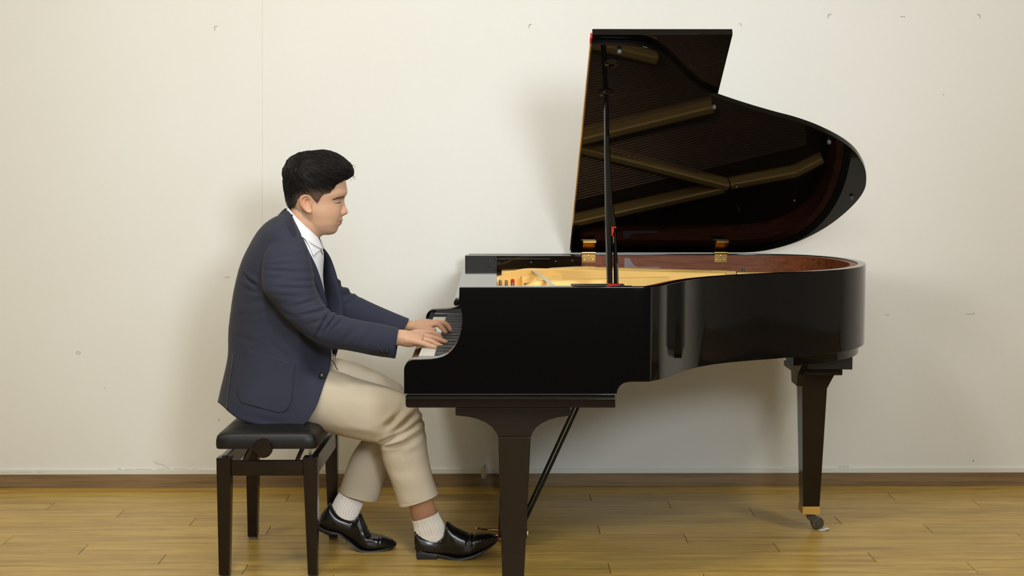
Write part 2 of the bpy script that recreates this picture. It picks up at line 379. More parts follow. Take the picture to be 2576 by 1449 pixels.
# ================================================================== bench
YB, BR = 4.86, -.028
def bz(V):
    V = np.array(V, float); V[:, 0] += -(V[:, 1]-YB)*BR; return V
def bx(px0, px1, py0, py1, y0, y1, b=.003, Yp=None):
    a = PY(px0, py0, Yp or YB); q = PY(px1, py1, Yp or YB); V, F = box(a[0], q[0], y0, y1, q[2], a[2], b); return bz(V), F
bc = PY(670, 1300, YB)
bench = root('piano_bench', (bc[0], 5.13, 0), 'black padded piano bench with four dark wooden legs under the seated pianist', 'bench')
a = PY(541.5, 1093, YB); q = PY(796, 1131, YB); BW = .56
X0, X1, ZT, ZB = a[0], q[0], a[2]+.006, q[2]
G = []
for k, (ins, z) in enumerate([(.012, ZB), (.002, ZB+.002), (0, ZB+.010), (0, ZT-.028), (.003, ZT-.014), (.010, ZT-.005), (.025, ZT+.001), (.06, ZT+.007), (.12, ZT+.011)]):
    ring = []
    for x, y in catmull([(X0+ins+.01, YB+ins), (X1-ins-.01, YB+ins), (X1-ins, YB+ins+.01), (X1-ins, YB+BW-ins-.01), (X1-ins-.01, YB+BW-ins), (X0+ins+.01, YB+BW-ins), (X0+ins, YB+BW-ins-.01), (X0+ins, YB+ins+.01)], 8, True): ring.append((x, y, z))
    big = []
    for i in range(8):
        p0 = np.array(ring[i]); p1 = np.array(ring[(i+1) % 8])
        for t in np.linspace(0, 1, 10, endpoint=False): big.append(p0*(1-t)+p1*t)
    G.append(big)
V, F = rings(G); mk('seat_cushion', bz(V), F, M['leather'], bench, 60)
SEATZ = ZT+.008
kc = PY(662, 1127, YB-.03); mk('height_knob', *lathe([(.006, .05), (.012, .03), (.024, .026), (.0315, .016), (.0315, .004), (.028, 0), (.0, -.0005)], (kc[0], YB-.042, kc[2]), 'y', 32), M['benchwood'], bench)
kc2 = PY(662, 1127, YB); mk('knob_axle', *lathe([(.008, 0), (.008, .5)], (kc2[0], YB-.01, kc2[2]), 'y', 12), M['dull'], bench)
zl = PY(560, 1152, YB)[2]
def bleg(xl, xr, xl2, xr2, y0, zt=zl):
    p0, p1 = PY(xl, 1152, YB)[0], PY(xr, 1152, YB)[0]; q0, q1 = PY(xl2, 1449, YB)[0], PY(xr2, 1449, YB)[0]
    dy = .05; R = []
    for z, a_, b_ in ((.006, q0, q1), (zt-.012, p0, p1), (zt, p0, p1)):
        s = (b_-a_); yy0 = y0+(dy-s)/2 if y0 > 5 else y0; R.append([(a_, yy0, z), (b_, yy0, z), (b_, yy0+s, z), (a_, yy0+s, z)])
    bm = bmesh.new(); vs = [[bm.verts.new(p) for p in r] for r in R]
    for i in range(2):
        for j in range(4): bm.faces.new((vs[i][j], vs[i][(j+1) % 4], vs[i+1][(j+1) % 4], vs[i+1][j]))
    bm.faces.new(vs[0][::-1]); bm.faces.new(vs[2]); bmesh.ops.recalc_face_normals(bm, faces=bm.faces); bevel(bm, .003, 2); V, F = bm_out(bm)
    lg = mk('leg', bz(V), F, M['benchwood'], bench)
    xm = (q0+q1)/2; V, F = box(xm-.014, xm+.014, y0+.01, y0+.04, 0, .007, .001); mk('foot_pad', bz(V), F, M['rubber'], lg)
    xm = (p0+p1)/2; V, F = lathe([(.011, 0), (.011, .002), (.006, .003)], (xm, y0+.025, zt), 'z', 16); mk('cap_plug', bz(V), F, M['satin'], lg)
bleg(543.5, 580, 550, 577, YB); bleg(761, 798, 774, 798.5, YB); bleg(543.5, 580, 550, 577, 5.345); bleg(761, 798, 774, 798.5, 5.345)
V, F = bx(579, 762, 1161, 1198.5, YB+.008, YB+.03); mk('rail', V, F, M['benchwood'], bench)
V, F = bx(579, 762, 1161, 1198.5, 5.355, 5.38); mk('rail', V, F, M['benchwood'], bench)
V, F = bx(548, 566, 1152, 1198.5, YB+.045, 5.35); mk('rail', V, F, M['benchwood'], bench)
V, F = bx(778, 796, 1152, 1198.5, YB+.045, 5.35); mk('rail', V, F, M['benchwood'], bench)
for x0, x1 in ((600, 612), (735, 747)):           # scissor lift under the cushion
    a0 = PY(x0, 1160, YB)[0]; a1 = PY(x1, 1160, YB)[0]
    for s in (0, 1):
        ya, yb = (YB+.06, 5.33) if s == 0 else (5.33, YB+.06); off = .006*s
        R = [[(a0+off, y, z-.012), (a0+off+.005, y, z-.012), (a0+off+.005, y, z+.012), (a0+off, y, z+.012)] for y, z in ((ya, zl-.03), (yb, ZB+.006))]
        V, F = rings(R); mk('lift_arm', bz(V), F, M['dull'], bench)
V, F = bx(770, 776, 1132, 1158, YB+.06, YB+.068, .001); mk('lift_rod', V, F, M['steel'], bench)
V, F = bx(575, 770, 1128, 1136, YB+.05, YB+.5, .002); mk('seat_board', V, F, M['satin'], bench)
# ================================================================== grand piano
YN, YF, ZR = 4.598, 6.095, .98                 # near rim face, spine face, rim top
piano = root('grand_piano', (.54, 5.34, 0), 'black lacquered grand piano with its lid propped open', 'piano')
def pN(pts, Y=YN): return [tuple(PY(x, y, Y)[[0, 2]]) for x, y in pts]
# --- the two cheeks (key arms)
cheek = [(1155.5, 721), (1154.4, 767.7), (1158.5, 778), (1161.5, 788), (1162.6, 800), (1162.4, 813), (1160.5, 828), (1157, 843), (1151, 858), (1144, 871), (1136, 881), (1126, 890), (1114, 896.6), (1100, 900.5), (1083.9, 902.6), (1060, 903.6), (1037, 904.4), (1028, 908.5), (1021.7, 914.5), (1017.5, 922), (1016, 930), (1016, 991), (1552, 991), (1554, 981), (1560, 971), (1569, 964.5), (1580, 961.5), (1592, 961), (1592, 721)]
cp = pN(cheek); cp[-1] = (cp[-1][0], ZR); cp[0] = (cp[0][0], ZR)
XS = cp[-1][0]
mk('cheek', *prism(cp, YN, YN+.046, .0022, skip=lambda c_: c_.x > XS-1e-4), M['black'], piano, 30)
zb = PY(1600, 961, YN)[2]; zlow = PY(1016, 991, YN)[2]
XS = cp[-1][0]
mk('cheek', *prism(cp, YF-.046, YF, .0022), M['black'], piano, 30)
# --- curved rim
plan = [(XS, YN), (XS+.05, YN+.0005), (.478, 4.612), (.510, 4.648), (.556, 4.735), (.604, 4.826), (.656, 4.902), (.734, 4.980), (.831, 5.045), (.961, 5.111), (1.087, 5.180), (1.198, 5.262), (1.283, 5.358), (1.340, 5.470), (1.371, 5.60), (1.372, 5.725), (1.350, 5.845), (1.300, 5.950), (1.222, 6.030), (1.11, 6.077), (.985, 6.094), (.85, YF), (.60, YF), (XS, YF)]
PLN = resample(plan, 150); PLN[-1] = (XS, YF)
def offset(P, d):
    T = np.gradient(P, axis=0); T /= np.linalg.norm(T, axis=1)[:, None]; return P+np.c_[-T[:, 1], T[:, 0]]*d
def sweep(P, prof):
    R = []
    for p, t in zip(P, np.gradient(P, axis=0)):
        t = t/np.linalg.norm(t); nrm = np.array([-t[1], t[0]]); R.append([(p[0]+nrm[0]*d, p[1]+nrm[1]*d, z) for d, z in prof])
    return rings(R)
rp = lambda a, b, z0, z1, e=.0025: [(a, z0+e), (a+e*.3, z0+e*.3), (a+e, z0), (b-e, z0), (b, z0+e), (b, z1-e), (b-e*.3, z1-e*.3), (b-e, z1), (a+e, z1), (a+e*.3, z1-e*.3), (a, z1-e)]
mk('outer_rim', *sweep(PLN, rp(0, .030, zb, ZR)), M['black'], piano, 30)
mk('inner_rim', *sweep(PLN, rp(.0302, .058, .86, ZR-.004, .001)), M['mahog'], piano, 30)
i0_ = int(np.argmax(PLN[:, 0] > 1.02))
mk('lower_rim', *sweep(PLN[i0_:], rp(.020, .060, zb-.034, zb+.05, .002)), M['black'], piano, 30)
# --- soundboard, plate, struts, strings
INN = offset(PLN, .058)
front = .02
sb = [(front, YN+.05)]+[tuple(p) for p in INN if p[0] > front]+[(front, YF-.05)]
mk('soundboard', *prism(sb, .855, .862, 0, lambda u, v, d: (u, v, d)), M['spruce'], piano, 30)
mk('underside_board', *prism([(XS-.9+.53, YN+.05)]+[tuple(p) for p in offset(PLN, .062)]+[(XS-.9+.53, YF-.05)], zb+.004, zb+.02, 0, lambda u, v, d: (u, v, d)), M['satin'], piano, 30)
pin = [(-.06, YN+.05), (.30, YN+.05), (.26, 5.0), (.20, 5.4), (.16, 6.03), (-.06, 6.03)]
mk('iron_plate', *prism(pin, .872, .886, .003, lambda u, v, d: (u, v, d)), M['gold'], piano, 40)
def strut(pts, wdt, name='plate_strut', z0=.872):
    """raised rib; points (x,y,top)"""
    Q = resample(pts, 40, False); R = []
    for q, t in zip(Q, np.gradient(Q, axis=0)):
        n_ = np.array([-t[1], t[0]]); n_ /= np.linalg.norm(n_); h = wdt/2
        R.append([(q[0]-n_[0]*h*1.15, q[1]-n_[1]*h*1.15, z0), (q[0]-n_[0]*h, q[1]-n_[1]*h, q[2]-.004), (q[0]-n_[0]*(h-.004), q[1]-n_[1]*(h-.004), q[2]), (q[0]+n_[0]*(h-.004), q[1]+n_[1]*(h-.004), q[2]), (q[0]+n_[0]*h, q[1]+n_[1]*h, q[2]-.004), (q[0]+n_[0]*h*1.15, q[1]+n_[1]*h*1.15, z0)])
    mk(name, *rings(R), M['gold'], piano, 40)
strut([(-.03, 5.71, .918), (.03, 5.70, .925), (.07, 5.69, .945), (.11, 5.68, .952), (.34, 5.593, .955), (.83, 5.457, .952)], .030)
strut([(.09, 5.59, .93), (.343, 5.651, .938), (.55, 5.71, .938), (.92, 5.822, .93)], .026)
strut([(.93, 5.818, .926), (1.183, 5.762, .926), (1.285, 5.70, .92)], .026)
strut([(.02, 6.02, .92), (.314, 5.989, .935), (.905, 5.833, .93)], .026)
strut([(.0, 5.19, .905), (.05, 5.18, .912), (.09, 5.17, .93), (.13, 5.165, .950), (.367, 5.19, .955), (.60, 5.25, .955)], .030)
mk('plate_horn', *box(-.05, -.025, 5.55, 5.98, .88, .93, .004), M['gold'], piano, 40)
mk('plate_horn', *box(-.015, .012, 5.62, 5.66, .886, .925, .006), M['gold'], piano, 40)
pb = PY(1375, 706, 5.45)
st = []
Pol = INN
for k in range(96):
    y0 = 4.80+1.15*k/95; p = np.array([.10, y0]); d = np.array([1, -.285 if k > 60 else -.20-.08*(k/60)]); Lm = 1.3
    for a_, b_ in zip(Pol[:-1], Pol[1:]):
        e = b_-a_; den = d[0]*e[1]-d[1]*e[0]
        if abs(den) < 1e-9: continue
        t = ((a_[0]-p[0])*e[1]-(a_[1]-p[1])*e[0])/den; s_ = ((a_[0]-p[0])*d[1]-(a_[1]-p[1])*d[0])/den
        if t > .05 and 0 <= s_ <= 1: Lm = min(Lm, t)
    q = p+d*max(.08, Lm-.10)
    st.append(tube([(p[0], p[1], .905), (q[0], q[1], .902)], .0011 if k < 70 else .0019, 5))
mk('strings', *join(*st), M['dull'] if False else mat('copper_steel_string', (.42, .27, .16), .35, metal=1.), piano, 60, kind='stuff')
pins = [lathe([(.0033, 0), (.0033, .032)], (-.012+.022*(j % 4)+.002*(k % 3), 4.86+k*.0155+.004*j, .886), 'z', 6) for k in range(64) for j in range(4) if 4.86+k*.0155 < 5.56]
mk('tuning_pins', *join(*pins), M['steel'], piano, 60, kind='stuff')
mk('red_string_felt', *box(.052, .064, 5.47, 5.56, .886, .922, .002), M['red'], piano)
mk('red_edge_felt', *box(-.066, -.060, 4.70, 6.04, .86, .93, .001), M['red'], piano)
rb_ = [((1331, 679, 5.70), (1341, 679, 5.70)), ((1337, 683, 5.655), (1347, 683, 5.655)), ((1362, 702, 5.20), (1374, 702, 5.20)), ((1366, 704.5, 5.15), (1378, 704.5, 5.15)), ((1384, 722, 4.95), (1398, 722, 4.95))]
mk('felt_ribbon', *grid([[PY(*a_)+(0, 0, .003), PY(*b_)+(0, 0, .003)] for a_, b_ in rb_]), M['felt'], piano, 0, solid=.0015)
# --- inside of the far cheek: black block with rail and screws, music shelf
fa = PY(1170, 643, 5.99); fb = PY(1463, 677, 5.99)
mk('cheek_block', *prism([(fa[0], ZR-.001), (fa[0], .936), (fa[0]+.008, .928), (fa[0]+.012, .90), (fa[0]+.012, .86), (-.07, .86), (-.07, .925), (fb[0]-.02, .925), (fb[0]-.006, .932), (fb[0], .944), (fb[0], .968), (fb[0]-.004, ZR-.002)], 5.99, YF-.046, .002), M['black'], piano, 35)
ra, rb = PY(1244, 651, 5.985), PY(1385, 653, 5.985); mk('desk_rail', *box(ra[0], rb[0], 5.984, 5.991, ra[2]-.006, ra[2]+.001, .0015), M['black'], piano)
for x, y in ((1232, 657), (1336, 660), (1398, 658), (1440, 656)):
    p = PY(x, y, 5.988); mk('screw', *lathe([(.0, -.0035), (.003, -.003), (.0045, -.001), (.005, .003)], (p[0], 5.988, p[2]), 'y', 14), M['dull'], piano)
sn = PY(1145, 749, 4.66)
mk('music_shelf', *box(sn[0], .0, YN+.048, YF-.107, .925, .942, .004), M['black'], piano)
mk('shelf_lip', *box(sn[0]-.004, sn[0]+.012, YN+.048, YF-.107, .917, .936, .005), M['black'], piano)
mk('inner_cheek_veneer', *box(fb[0]+.001, XS+.004, YF-.0585, YF-.0465, .86, ZR-.004, .001), M['mahog'], piano)
# --- keyboard
ZK = .738; XK = PY(1050, 898, 4.74)[0]
W0 = 5.345-26*.0235
wk = box(0, .150, .0006, .0229, -.02, 0, .0012, 2); bk = None
mw = bpy.data.meshes.new('white_key'); mw.from_pydata((wk[0]).tolist(), [], wk[1]); mw.materials.append(M['whitekey']); mw.shade_smooth(); mw.set_sharp_from_angle(angle=.6)
R = [[(.0, 0, -.004), (.0, .0105, -.004), (.10, .0105, -.004), (.10, 0, -.004)], [(.001, 0, .004), (.001, .0105, .004), (.10, .0105, .004), (.10, 0, .004)], [(.007, .0008, .0115), (.007, .0097, .0115), (.10, .0097, .0115), (.10, .0008, .0115)]]
V, F = rings(R); mb = bpy.data.meshes.new('black_key'); mb.from_pydata(V.tolist(), [], F); mb.materials.append(M['satin'])
for k in range(52):
    o = bpy.data.objects.new('white_key', mw); link(o, piano, (XK, W0+k*.0235, ZK))
pat = 'ABCDEFG'
for k in range(51):                              # k counts from the treble end (near) to the bass (far)
    idx = 51-k                                    # white index from the bass: 0=A0 .. 51=C8
    lo = pat[(idx-1) % 7]                         # the white key on the bass side of this gap
    if lo in 'ACDFG' : o = bpy.data.objects.new('black_key', mb); link(o, piano, (XK+.050, W0+(k+1)*.0235-.00525, ZK))
mk('key_block', *box(XK+.004, XK+.152, YN+.046, W0-.001, .66, ZK+.012, .003), M['black'], piano)
mk('key_block', *box(XK+.004, XK+.152, W0+52*.0235+.001, YF-.046, .66, ZK+.012, .003), M['black'], piano)
mk('key_slip', *box(XK-.024, XK-.0015, YN+.046, YF-.046, .63, ZK-.006, .004), M['black'], piano)
mk('fallboard', *prism([(XK+.148, ZK+.004), (XK+.142, ZK+.012), (XK+.144, ZK+.022), (XK+.150, ZK+.03), (-.098, .90), (-.098, .916), (-.082, .918), (-.078, .90), (XK+.170, ZK+.004)], YN+.047, YF-.047, .002), M['black'], piano, 35)
mk('fallboard_felt', *box(XK+.1485, XK+.156, W0, W0+52*.0235, ZK-.002, ZK+.003, .001), M['red'], piano)
# --- key bed
kb = pN([(1020, 1004), (1020, 1018), (1022, 1024), (1027, 1026), (1548, 1026), (1548, 1003.5), (1027, 1003)]); mk('key_bed', *prism(kb, YN+.002, YF-.002, .0015), M['black2'], piano, 35)
km = pN([(1024, 991.2), (1023, 994), (1020, 996), (1020, 1003), (1547, 1003.3), (1547, 996), (1546, 991.2)]); mk('bed_moulding', *prism(km, YN-.002, YF+.002, .0022), M['black'], piano, 35)
# --- legs
lb = [(1145.5, 1026.2), (1145.5, 1043), (1147, 1046), (1175, 1048.5), (1200, 1054), (1222, 1063.5), (1238, 1075), (1248, 1088), (1252.5, 1099), (1336, 1099), (1340, 1088), (1349, 1076), (1362, 1066), (1380, 1057), (1402, 1050.5), (1432, 1046.5), (1435.5, 1043), (1435.5, 1026.2)]
def frustum(x0, x1, y0, y1, z1, X0, X1, Y0, Y1, z0, b=.002):
    bm = bmesh.new(); A = [bm.verts.new(p) for p in ((X0, Y0, z0), (X1, Y0, z0), (X1, Y1, z0), (X0, Y1, z0))]; Bq = [bm.verts.new(p) for p in ((x0, y0, z1), (x1, y0, z1), (x1, y1, z1), (x0, y1, z1))]
    bm.faces.new(A[::-1]); bm.faces.new(Bq)
    for i in range(4): bm.faces.new((A[i], A[(i+1) % 4], Bq[(i+1) % 4], Bq[i]))
    bmesh.ops.recalc_face_normals(bm, faces=bm.faces); bevel(bm, b); return bm_out(bm)
def frontleg(y0, y1):
    pb_ = pN(lb, YN+.02)
    t0, t1 = PY(1253, 1100, YN+.02), PY(1335.5, 1100, YN+.02); u0, u1 = PY(1264.5, 1449, YN+.02), PY(1317, 1449, YN+.02)
    lg = mk('leg', *frustum(t0[0], t1[0], y0, y1, t0[2], u0[0], u1[0], y0+.02, y1-.02, .012), M['black2'], piano)
    mk('leg_bracket', *prism(pb_, y0, y1, .0025), M['black2'], lg, 35)
    xm = (u0[0]+u1[0])/2; mk('caster', *lathe([(.0, -.02), (.018, -.018), (.024, -.01), (.024, .01), (.018, .018), (0, .02)], (xm, (y0+y1)/2, .0245), 'y', 20), M['dull'], lg)
frontleg(YN+.02, YN+.13); frontleg(YF-.13, YF-.02)
# tail leg
tc = PZ(2050, 1330, 0); YT = tc[1]
g = lambda x, y: PY(x, y, YT-.05)
a0, a1 = g(2018, 975), g(2081, 975); b0, b1 = g(2022, 1278), g(2064, 1278)
wa = (a1[0]-a0[0]); wb = b1[0]-b0[0]
tl = mk('leg', *frustum(a0[0], a1[0], YT-.05, YT+.05, a0[2], b0[0], b1[0], YT-.036, YT+.036, b0[2]), M['black2'], piano)
f0, f1 = g(2022, 1278), g(2064, 1296)
mk('ferrule', *box(b0[0]-.0015, b1[0]+.0015, YT-.038, YT+.038, f1[2], f0[2]+.002, .001), M['ochre'], tl)
xm = (b0[0]+b1[0])/2
wc = PY(2055, 1315, YT); mk('caster_fork', *prism(pN([(2028, 1296), (2052, 1296), (2060, 1308), (2058, 1318), (2050, 1316), (2032, 1306)], YT), YT-.016, YT+.016, .003), M['dull'], tl)
mk('caster_wheel', *lathe([(.0, -.019), (.008, -.019), (.008, -.014), (.020, -.013), (.0235, -.009), (.0235, .009), (.020, .013), (0, .014)], (wc[0], YT-.004, .0238), 'y', 28), M['dull'], tl)
# capital of the tail leg: curved flare, cross plates, long side bracket
cap = pN([(2018, 976), (2016, 965), (2015, 950), (2015, 944), (2099, 944), (2093, 955), (2087, 966), (2082, 976)], YT-.05)
mk('leg_capital', *prism(cap, YT-.05, YT+.06, .002), M['black2'], tl, 35)
p0, p1 = g(2018, 944), g(2119, 930); mk('leg_plate', *box(p0[0]-.02, p1[0], YT-.055, YT+.20, p0[2], p1[2], .002), M['black2'], tl)
p0, p1 = g(2030, 930), g(2145, 905); mk('mounting_block', *box(p0[0], p1[0], YT-.05, YT+.26, p0[2], zb-.034, .002), M['satin'], tl)
sd = [(YT-.05, a0[2]+.005), (YT+.05, a0[2]+.005), (YT+.065, a0[2]+.05), (YT+.10, a0[2]+.075), (YT+.16, zb-.04), (YT+.16, zb-.034), (YT-.16, zb-.034), (YT-.16, zb-.04), (YT-.10, a0[2]+.075), (YT-.065, a0[2]+.05)]
mk('leg_bracket', *prism(sd, a0[0]-.020, a0[0]+.004, .002, lambda u, v, d: (d, u, v)), M['black2'], tl, 35)
# --- lyre with pedals
YL = 5.36
l0, l1 = PY(1255, 1292, 5.24), PY(1326, 1380, 5.24)
ly = mk('pedal_lyre', *box(l0[0], l1[0], 5.24, 5.50, .028, PY(1255, 1292, 5.24)[2], .004), M['black'], piano, label='black pedal box under the key bed')
mk('lyre_foot', *box(l0[0]+.004, l0[0]+.012, 5.25, 5.28, .022, .036, .001), M['steel'], ly)
for yy in (5.30, 5.42): mk('lyre_post', *box(l0[0]+.02, l1[0]-.012, yy-.02, yy+.02, .10, .60, .006), M['black'], ly)
e0 = PY(1325, 1343, 5.24); mk('rod_foot', *box(e0[0]-.006, e0[0]+.006, 5.245, 5.262, e0[2]-.007, e0[2]+.007, .002), M['brass'], ly)
for yy, px0, py0 in ((5.31, 1196, 1352), (5.38, 1192, 1343), (5.45, 1195, 1329)):
    q = PY(px0, py0, yy); xe = l0[0]; zz = q[2]
    R = []
    for t in np.linspace(0, 1, 16):
        x = q[0]+(xe+.01-q[0])*t; h = .0022+.0016*t; wd_ = .0125*math.exp(-((t-.12)/.22)**2)+.0062; z = zz+.004*math.exp(-((t-.1)/.15)**2)-.008*math.sin(min(t, .5)*math.pi)*.5
        wd_ *= 1 if t > 0 else .55
        a_ = np.linspace(0, 2*math.pi, 12, endpoint=False); R.append(np.c_[np.full(12, x), yy+wd_*np.cos(a_), z+h*np.sin(a_)])
    mk('pedal', *rings(R), M['brass'], ly, 60)
    mk('pedal_felt', *box(xe-.003, xe-.0002, yy-.011, yy+.011, zz-.012, zz+.012, .001), M['red'], ly)
for k, (xa, ya) in enumerate(((1444, 1027), (1455, 1027))):
    yy = 5.31+.11*(1-k); t = PY(xa, 1024, yy); bq = np.array([l1[0]-.004, yy, .16+.02*k]); tgt = PY(1328, 1275+20*k, yy)
    mk('lyre_brace', *tube([(tgt[0]-.012, yy, tgt[2]-.03), t], .0055, 12), M['black'], ly)
# ================================================================== lid
AL = math.radians(30); LO = np.array([0, 6.092, .983]); LU = np.array([0, -math.cos(AL), math.sin(AL)]); LN = np.array([0, math.sin(AL), math.cos(AL)])
def lid3(x, d, h): return tuple(np.array([x, 0, 0])+LO+LU*d+LN*h)
out = catmull([(.388, 1.487), (.430, 1.484), (.468, 1.474), (.505, 1.452), (.551, 1.400), (.591, 1.344), (.632, 1.282), (.680, 1.219), (.722, 1.182), (.791, 1.140), (.865, 1.099), (.953, 1.055), (1.028, 1.020), (1.110, .970), (1.193, .904), (1.257, .837), (1.303, .766), (1.342, .680), (1.365, .590), (1.3715, .525), (1.364, .446), (1.340, .350), (1.302, .250), (1.254, .165), (1.192, .088), (1.120, .034), (1.055, .006), (1.0, -.002)], 110)
poly = [(.298, -.002), (.298, 1.488), (.34, 1.4885)]+[tuple(q) for q in out]
lid = mk('lid', *prism(poly, 0, .021, .0022, lid3), M['lidblack'], piano, 30)
fl_ = [(.300, .03), (.300, 1.512), (.742, 1.512), (.742, .03)]
mk('folded_front_lid', *prism(fl_, .023, .044, .0022, lid3), M['black'], lid, 30)
mk('edge_hinge', *prism([(.2935, .01), (.2935, 1.478), (.2975, 1.478), (.2975, .01)], .004, .030, .0005, lid3), M['brass'], lid)
mk('hinge_red_felt', *prism([(.2945, 1.479), (.2945, 1.510), (.2998, 1.510), (.2998, 1.479)], .012, .03, .0005, lid3), M['red'], lid)
lidb = lambda x, y: (lambda d: CAM+d*(((LO-CAM)@LN)/(d@LN)))(ray(x, y))
def lidlocal(x, y): P = lidb(x, y); return P[0], (P-LO)@LU
def disc(x, d, prof, m, name):
    R = []
    for r, h in prof:
        a = np.linspace(0, 2*math.pi, 22, endpoint=False); R.append([lid3(x+r*math.cos(t), d+r*math.sin(t), -h) for t in a])
    mk(name, *rings(R), m, lid, 50)
for x, y in ((1558, 126), (1796, 266), (2085, 354), (2142, 495), (1853, 468), (1998, 503)):
    u, v_ = lidlocal(x, y); s = 1.0 if x < 1840 or x > 2050 else .5
    disc(u, v_, [(.0068*s, 0), (.0068*s, .011*s), (.0055*s, .0125*s), (0, .0128*s)], M['rubber'], 'lid_bumper')
for x, y in ((1538, 157), (1525, 234)):
    u, v_ = lidlocal(x, y); disc(u, v_, [(.024, 0), (.024, .003), (.020, .006), (.014, .0065), (.012, .009), (.009, .011), (.0075, .006), (0, .005)], M['black'], 'prop_cup')
# --- prop stick: flat lower part, round tapering upper part, and the short stick beside it
u, v_ = lidlocal(1525, 236); top = np.array(lid3(u, v_, -.010)); ya, yb = 4.675, top[1]
def Yat(y): return ya+(yb-ya)*(716-y)/(716-236)
R = []
for y, xl, xr, dp in ((238, 1520, 1530, .007), (275, 1519.5, 1531.5, .0085), (345, 1520, 1533.5, .0095), (430, 1520.5, 1537, .010), (520, 1521.5, 1543, .010), (552, 1522, 1549, .010), (568, 1522, 1550.5, .010), (573, 1522.3, 1551, .010), (574, 1522.5, 1540, .010), (640, 1524.5, 1540.8, .010), (716, 1526.5, 1541.5, .010), (722, 1526.5, 1541.5, .010)):
    A_, B_ = PY(xl, y, Yat(y)), PY(xr, y, Yat(y)); hw = dp; e = .25*(B_[0]-A_[0])
    R.append([A_+(0, hw*.4, 0), A_+(e*.5, -hw*.7, 0), A_+(e, -hw, 0), B_+(-e, -hw, 0), B_+(-e*.5, -hw*.7, 0), B_+(0, hw*.4, 0), B_+(-e, hw, 0), A_+(e, hw, 0)])
ps = mk('prop_stick', *rings(R), M['black'], piano, 40)
R = []
for y, xl, xr in ((574.5, 1544, 1549), (577, 1542, 1550.5), (640, 1543, 1553), (680, 1543.5, 1555.5), (722, 1544, 1556.5)):
    A_, B_ = PY(xl, y, Yat(y)), PY(xr, y, Yat(y)); e = .3*(B_[0]-A_[0])
    R.append([A_+(0, 0, 0), A_+(e, -.009, 0), B_+(-e, -.009, 0), B_, B_+(-e, .009, 0), A_+(e, .009, 0)])
mk('short_prop_stick', *rings(R), M['black'], ps, 40)
V, F = join(*[prism(pN(q, Yat(590)-.0115), Yat(590)-.0125, Yat(590)+.008, 0) for q in ([(1538.5, 571), (1550.5, 571), (1550.5, 573.5), (1538.5, 573.5)], [(1538.5, 573), (1541.5, 573), (1541.5, 595), (1538.5, 593)])]); mk('red_felt_lining', V, F, M['red'], ps)
V, F = prism(pN([(1527, 713.5), (1560, 715.5), (1562, 717), (1545, 718), (1528, 716)], ya-.013), ya-.014, ya+.02, .0005); mk('red_felt_base', V, F, M['red'], ps)
mk('prop_plate', *box(PY(1438, 718, 4.64)[0], PY(1572, 718, 4.64)[0], YN+.0465, YN+.10, ZR-.012, ZR+.001, .0005), M['satin'], piano)
# --- brass hinges on the spine
for xa, xb in ((1464, 1498), (1797, 1829)):
    h0, h1 = PY(xa, 641, 6.03), PY(xb, 659, 6.03); Yh = YF-.0585
    q0, q1 = PY(xa, 640, Yh)[0], PY(xb, 640, Yh)[0]; zlo = PY(xa, 660, Yh)[2]
    hg = mk('lid_hinge', *join(box(q0, q1, Yh-.003, Yh, zlo, ZR+.004, .0008), box(q0-.001, q1+.001, Yh-.003, Yh+.036, ZR+.002, ZR+.005, .0008)), M['brass'], piano)
    mk('hinge_barrel', *tube([(q0-.001, Yh-.006, ZR+.006), (q1+.001, Yh-.006, ZR+.006)], .0055, 14), M['brass'], hg)
    d0 = (LO[1]-Yh)/math.cos(AL); mk('hinge_leaf', *prism([(q0+.002, d0-.03), (q1-.001, d0-.03), (q1+.001, d0+.040), (q0+.003, d0+.040)], -.0035, -.0008, .0006, lid3), M['brass'], hg)
    for fx, fy in ((.5, .25), (.2, .72), (.8, .72)): mk('hinge_screw', *lathe([(0, -.0018), (.003, -.0012), (.0036, .0005)], (q0+(q1-q0)*fx, Yh-.003, ZR+.003+(zlo-ZR-.003)*fy), 'y', 12), M['brass'], hg)
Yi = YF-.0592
gp = pN([(1570.5, 649), (1583, 649), (1590, 661), (1597, 669), (1606, 671.5), (1659, 671), (1662, 684), (1570.5, 684)], Yi); mk('rim_reflection', *prism(gp, Yi-.0012, Yi, 0), M['lilac'], piano)  # lilac plate stands in for a reflection in the glossy inner rim
q = PY(1870, 683, 5.93); mk('rim_stop', *lathe([(.007, -.02), (.007, .010), (.005, .0125), (0, .013)], (q[0], 5.93, q[2]), 'z', 16), M['rubber'], piano)
# ================================================================== the pianist
YS = 5.18                                        # sagittal plane
pr = PY(700, 1050, YS)
person = root('person', (-.70, YS, 0), 'seated pianist in navy jacket, white shirt and beige trousers with both hands on the keys', 'person')
def mirror(V): V = np.array(V).copy(); V[:, 1] = 2*YS-V[:, 1]; return V
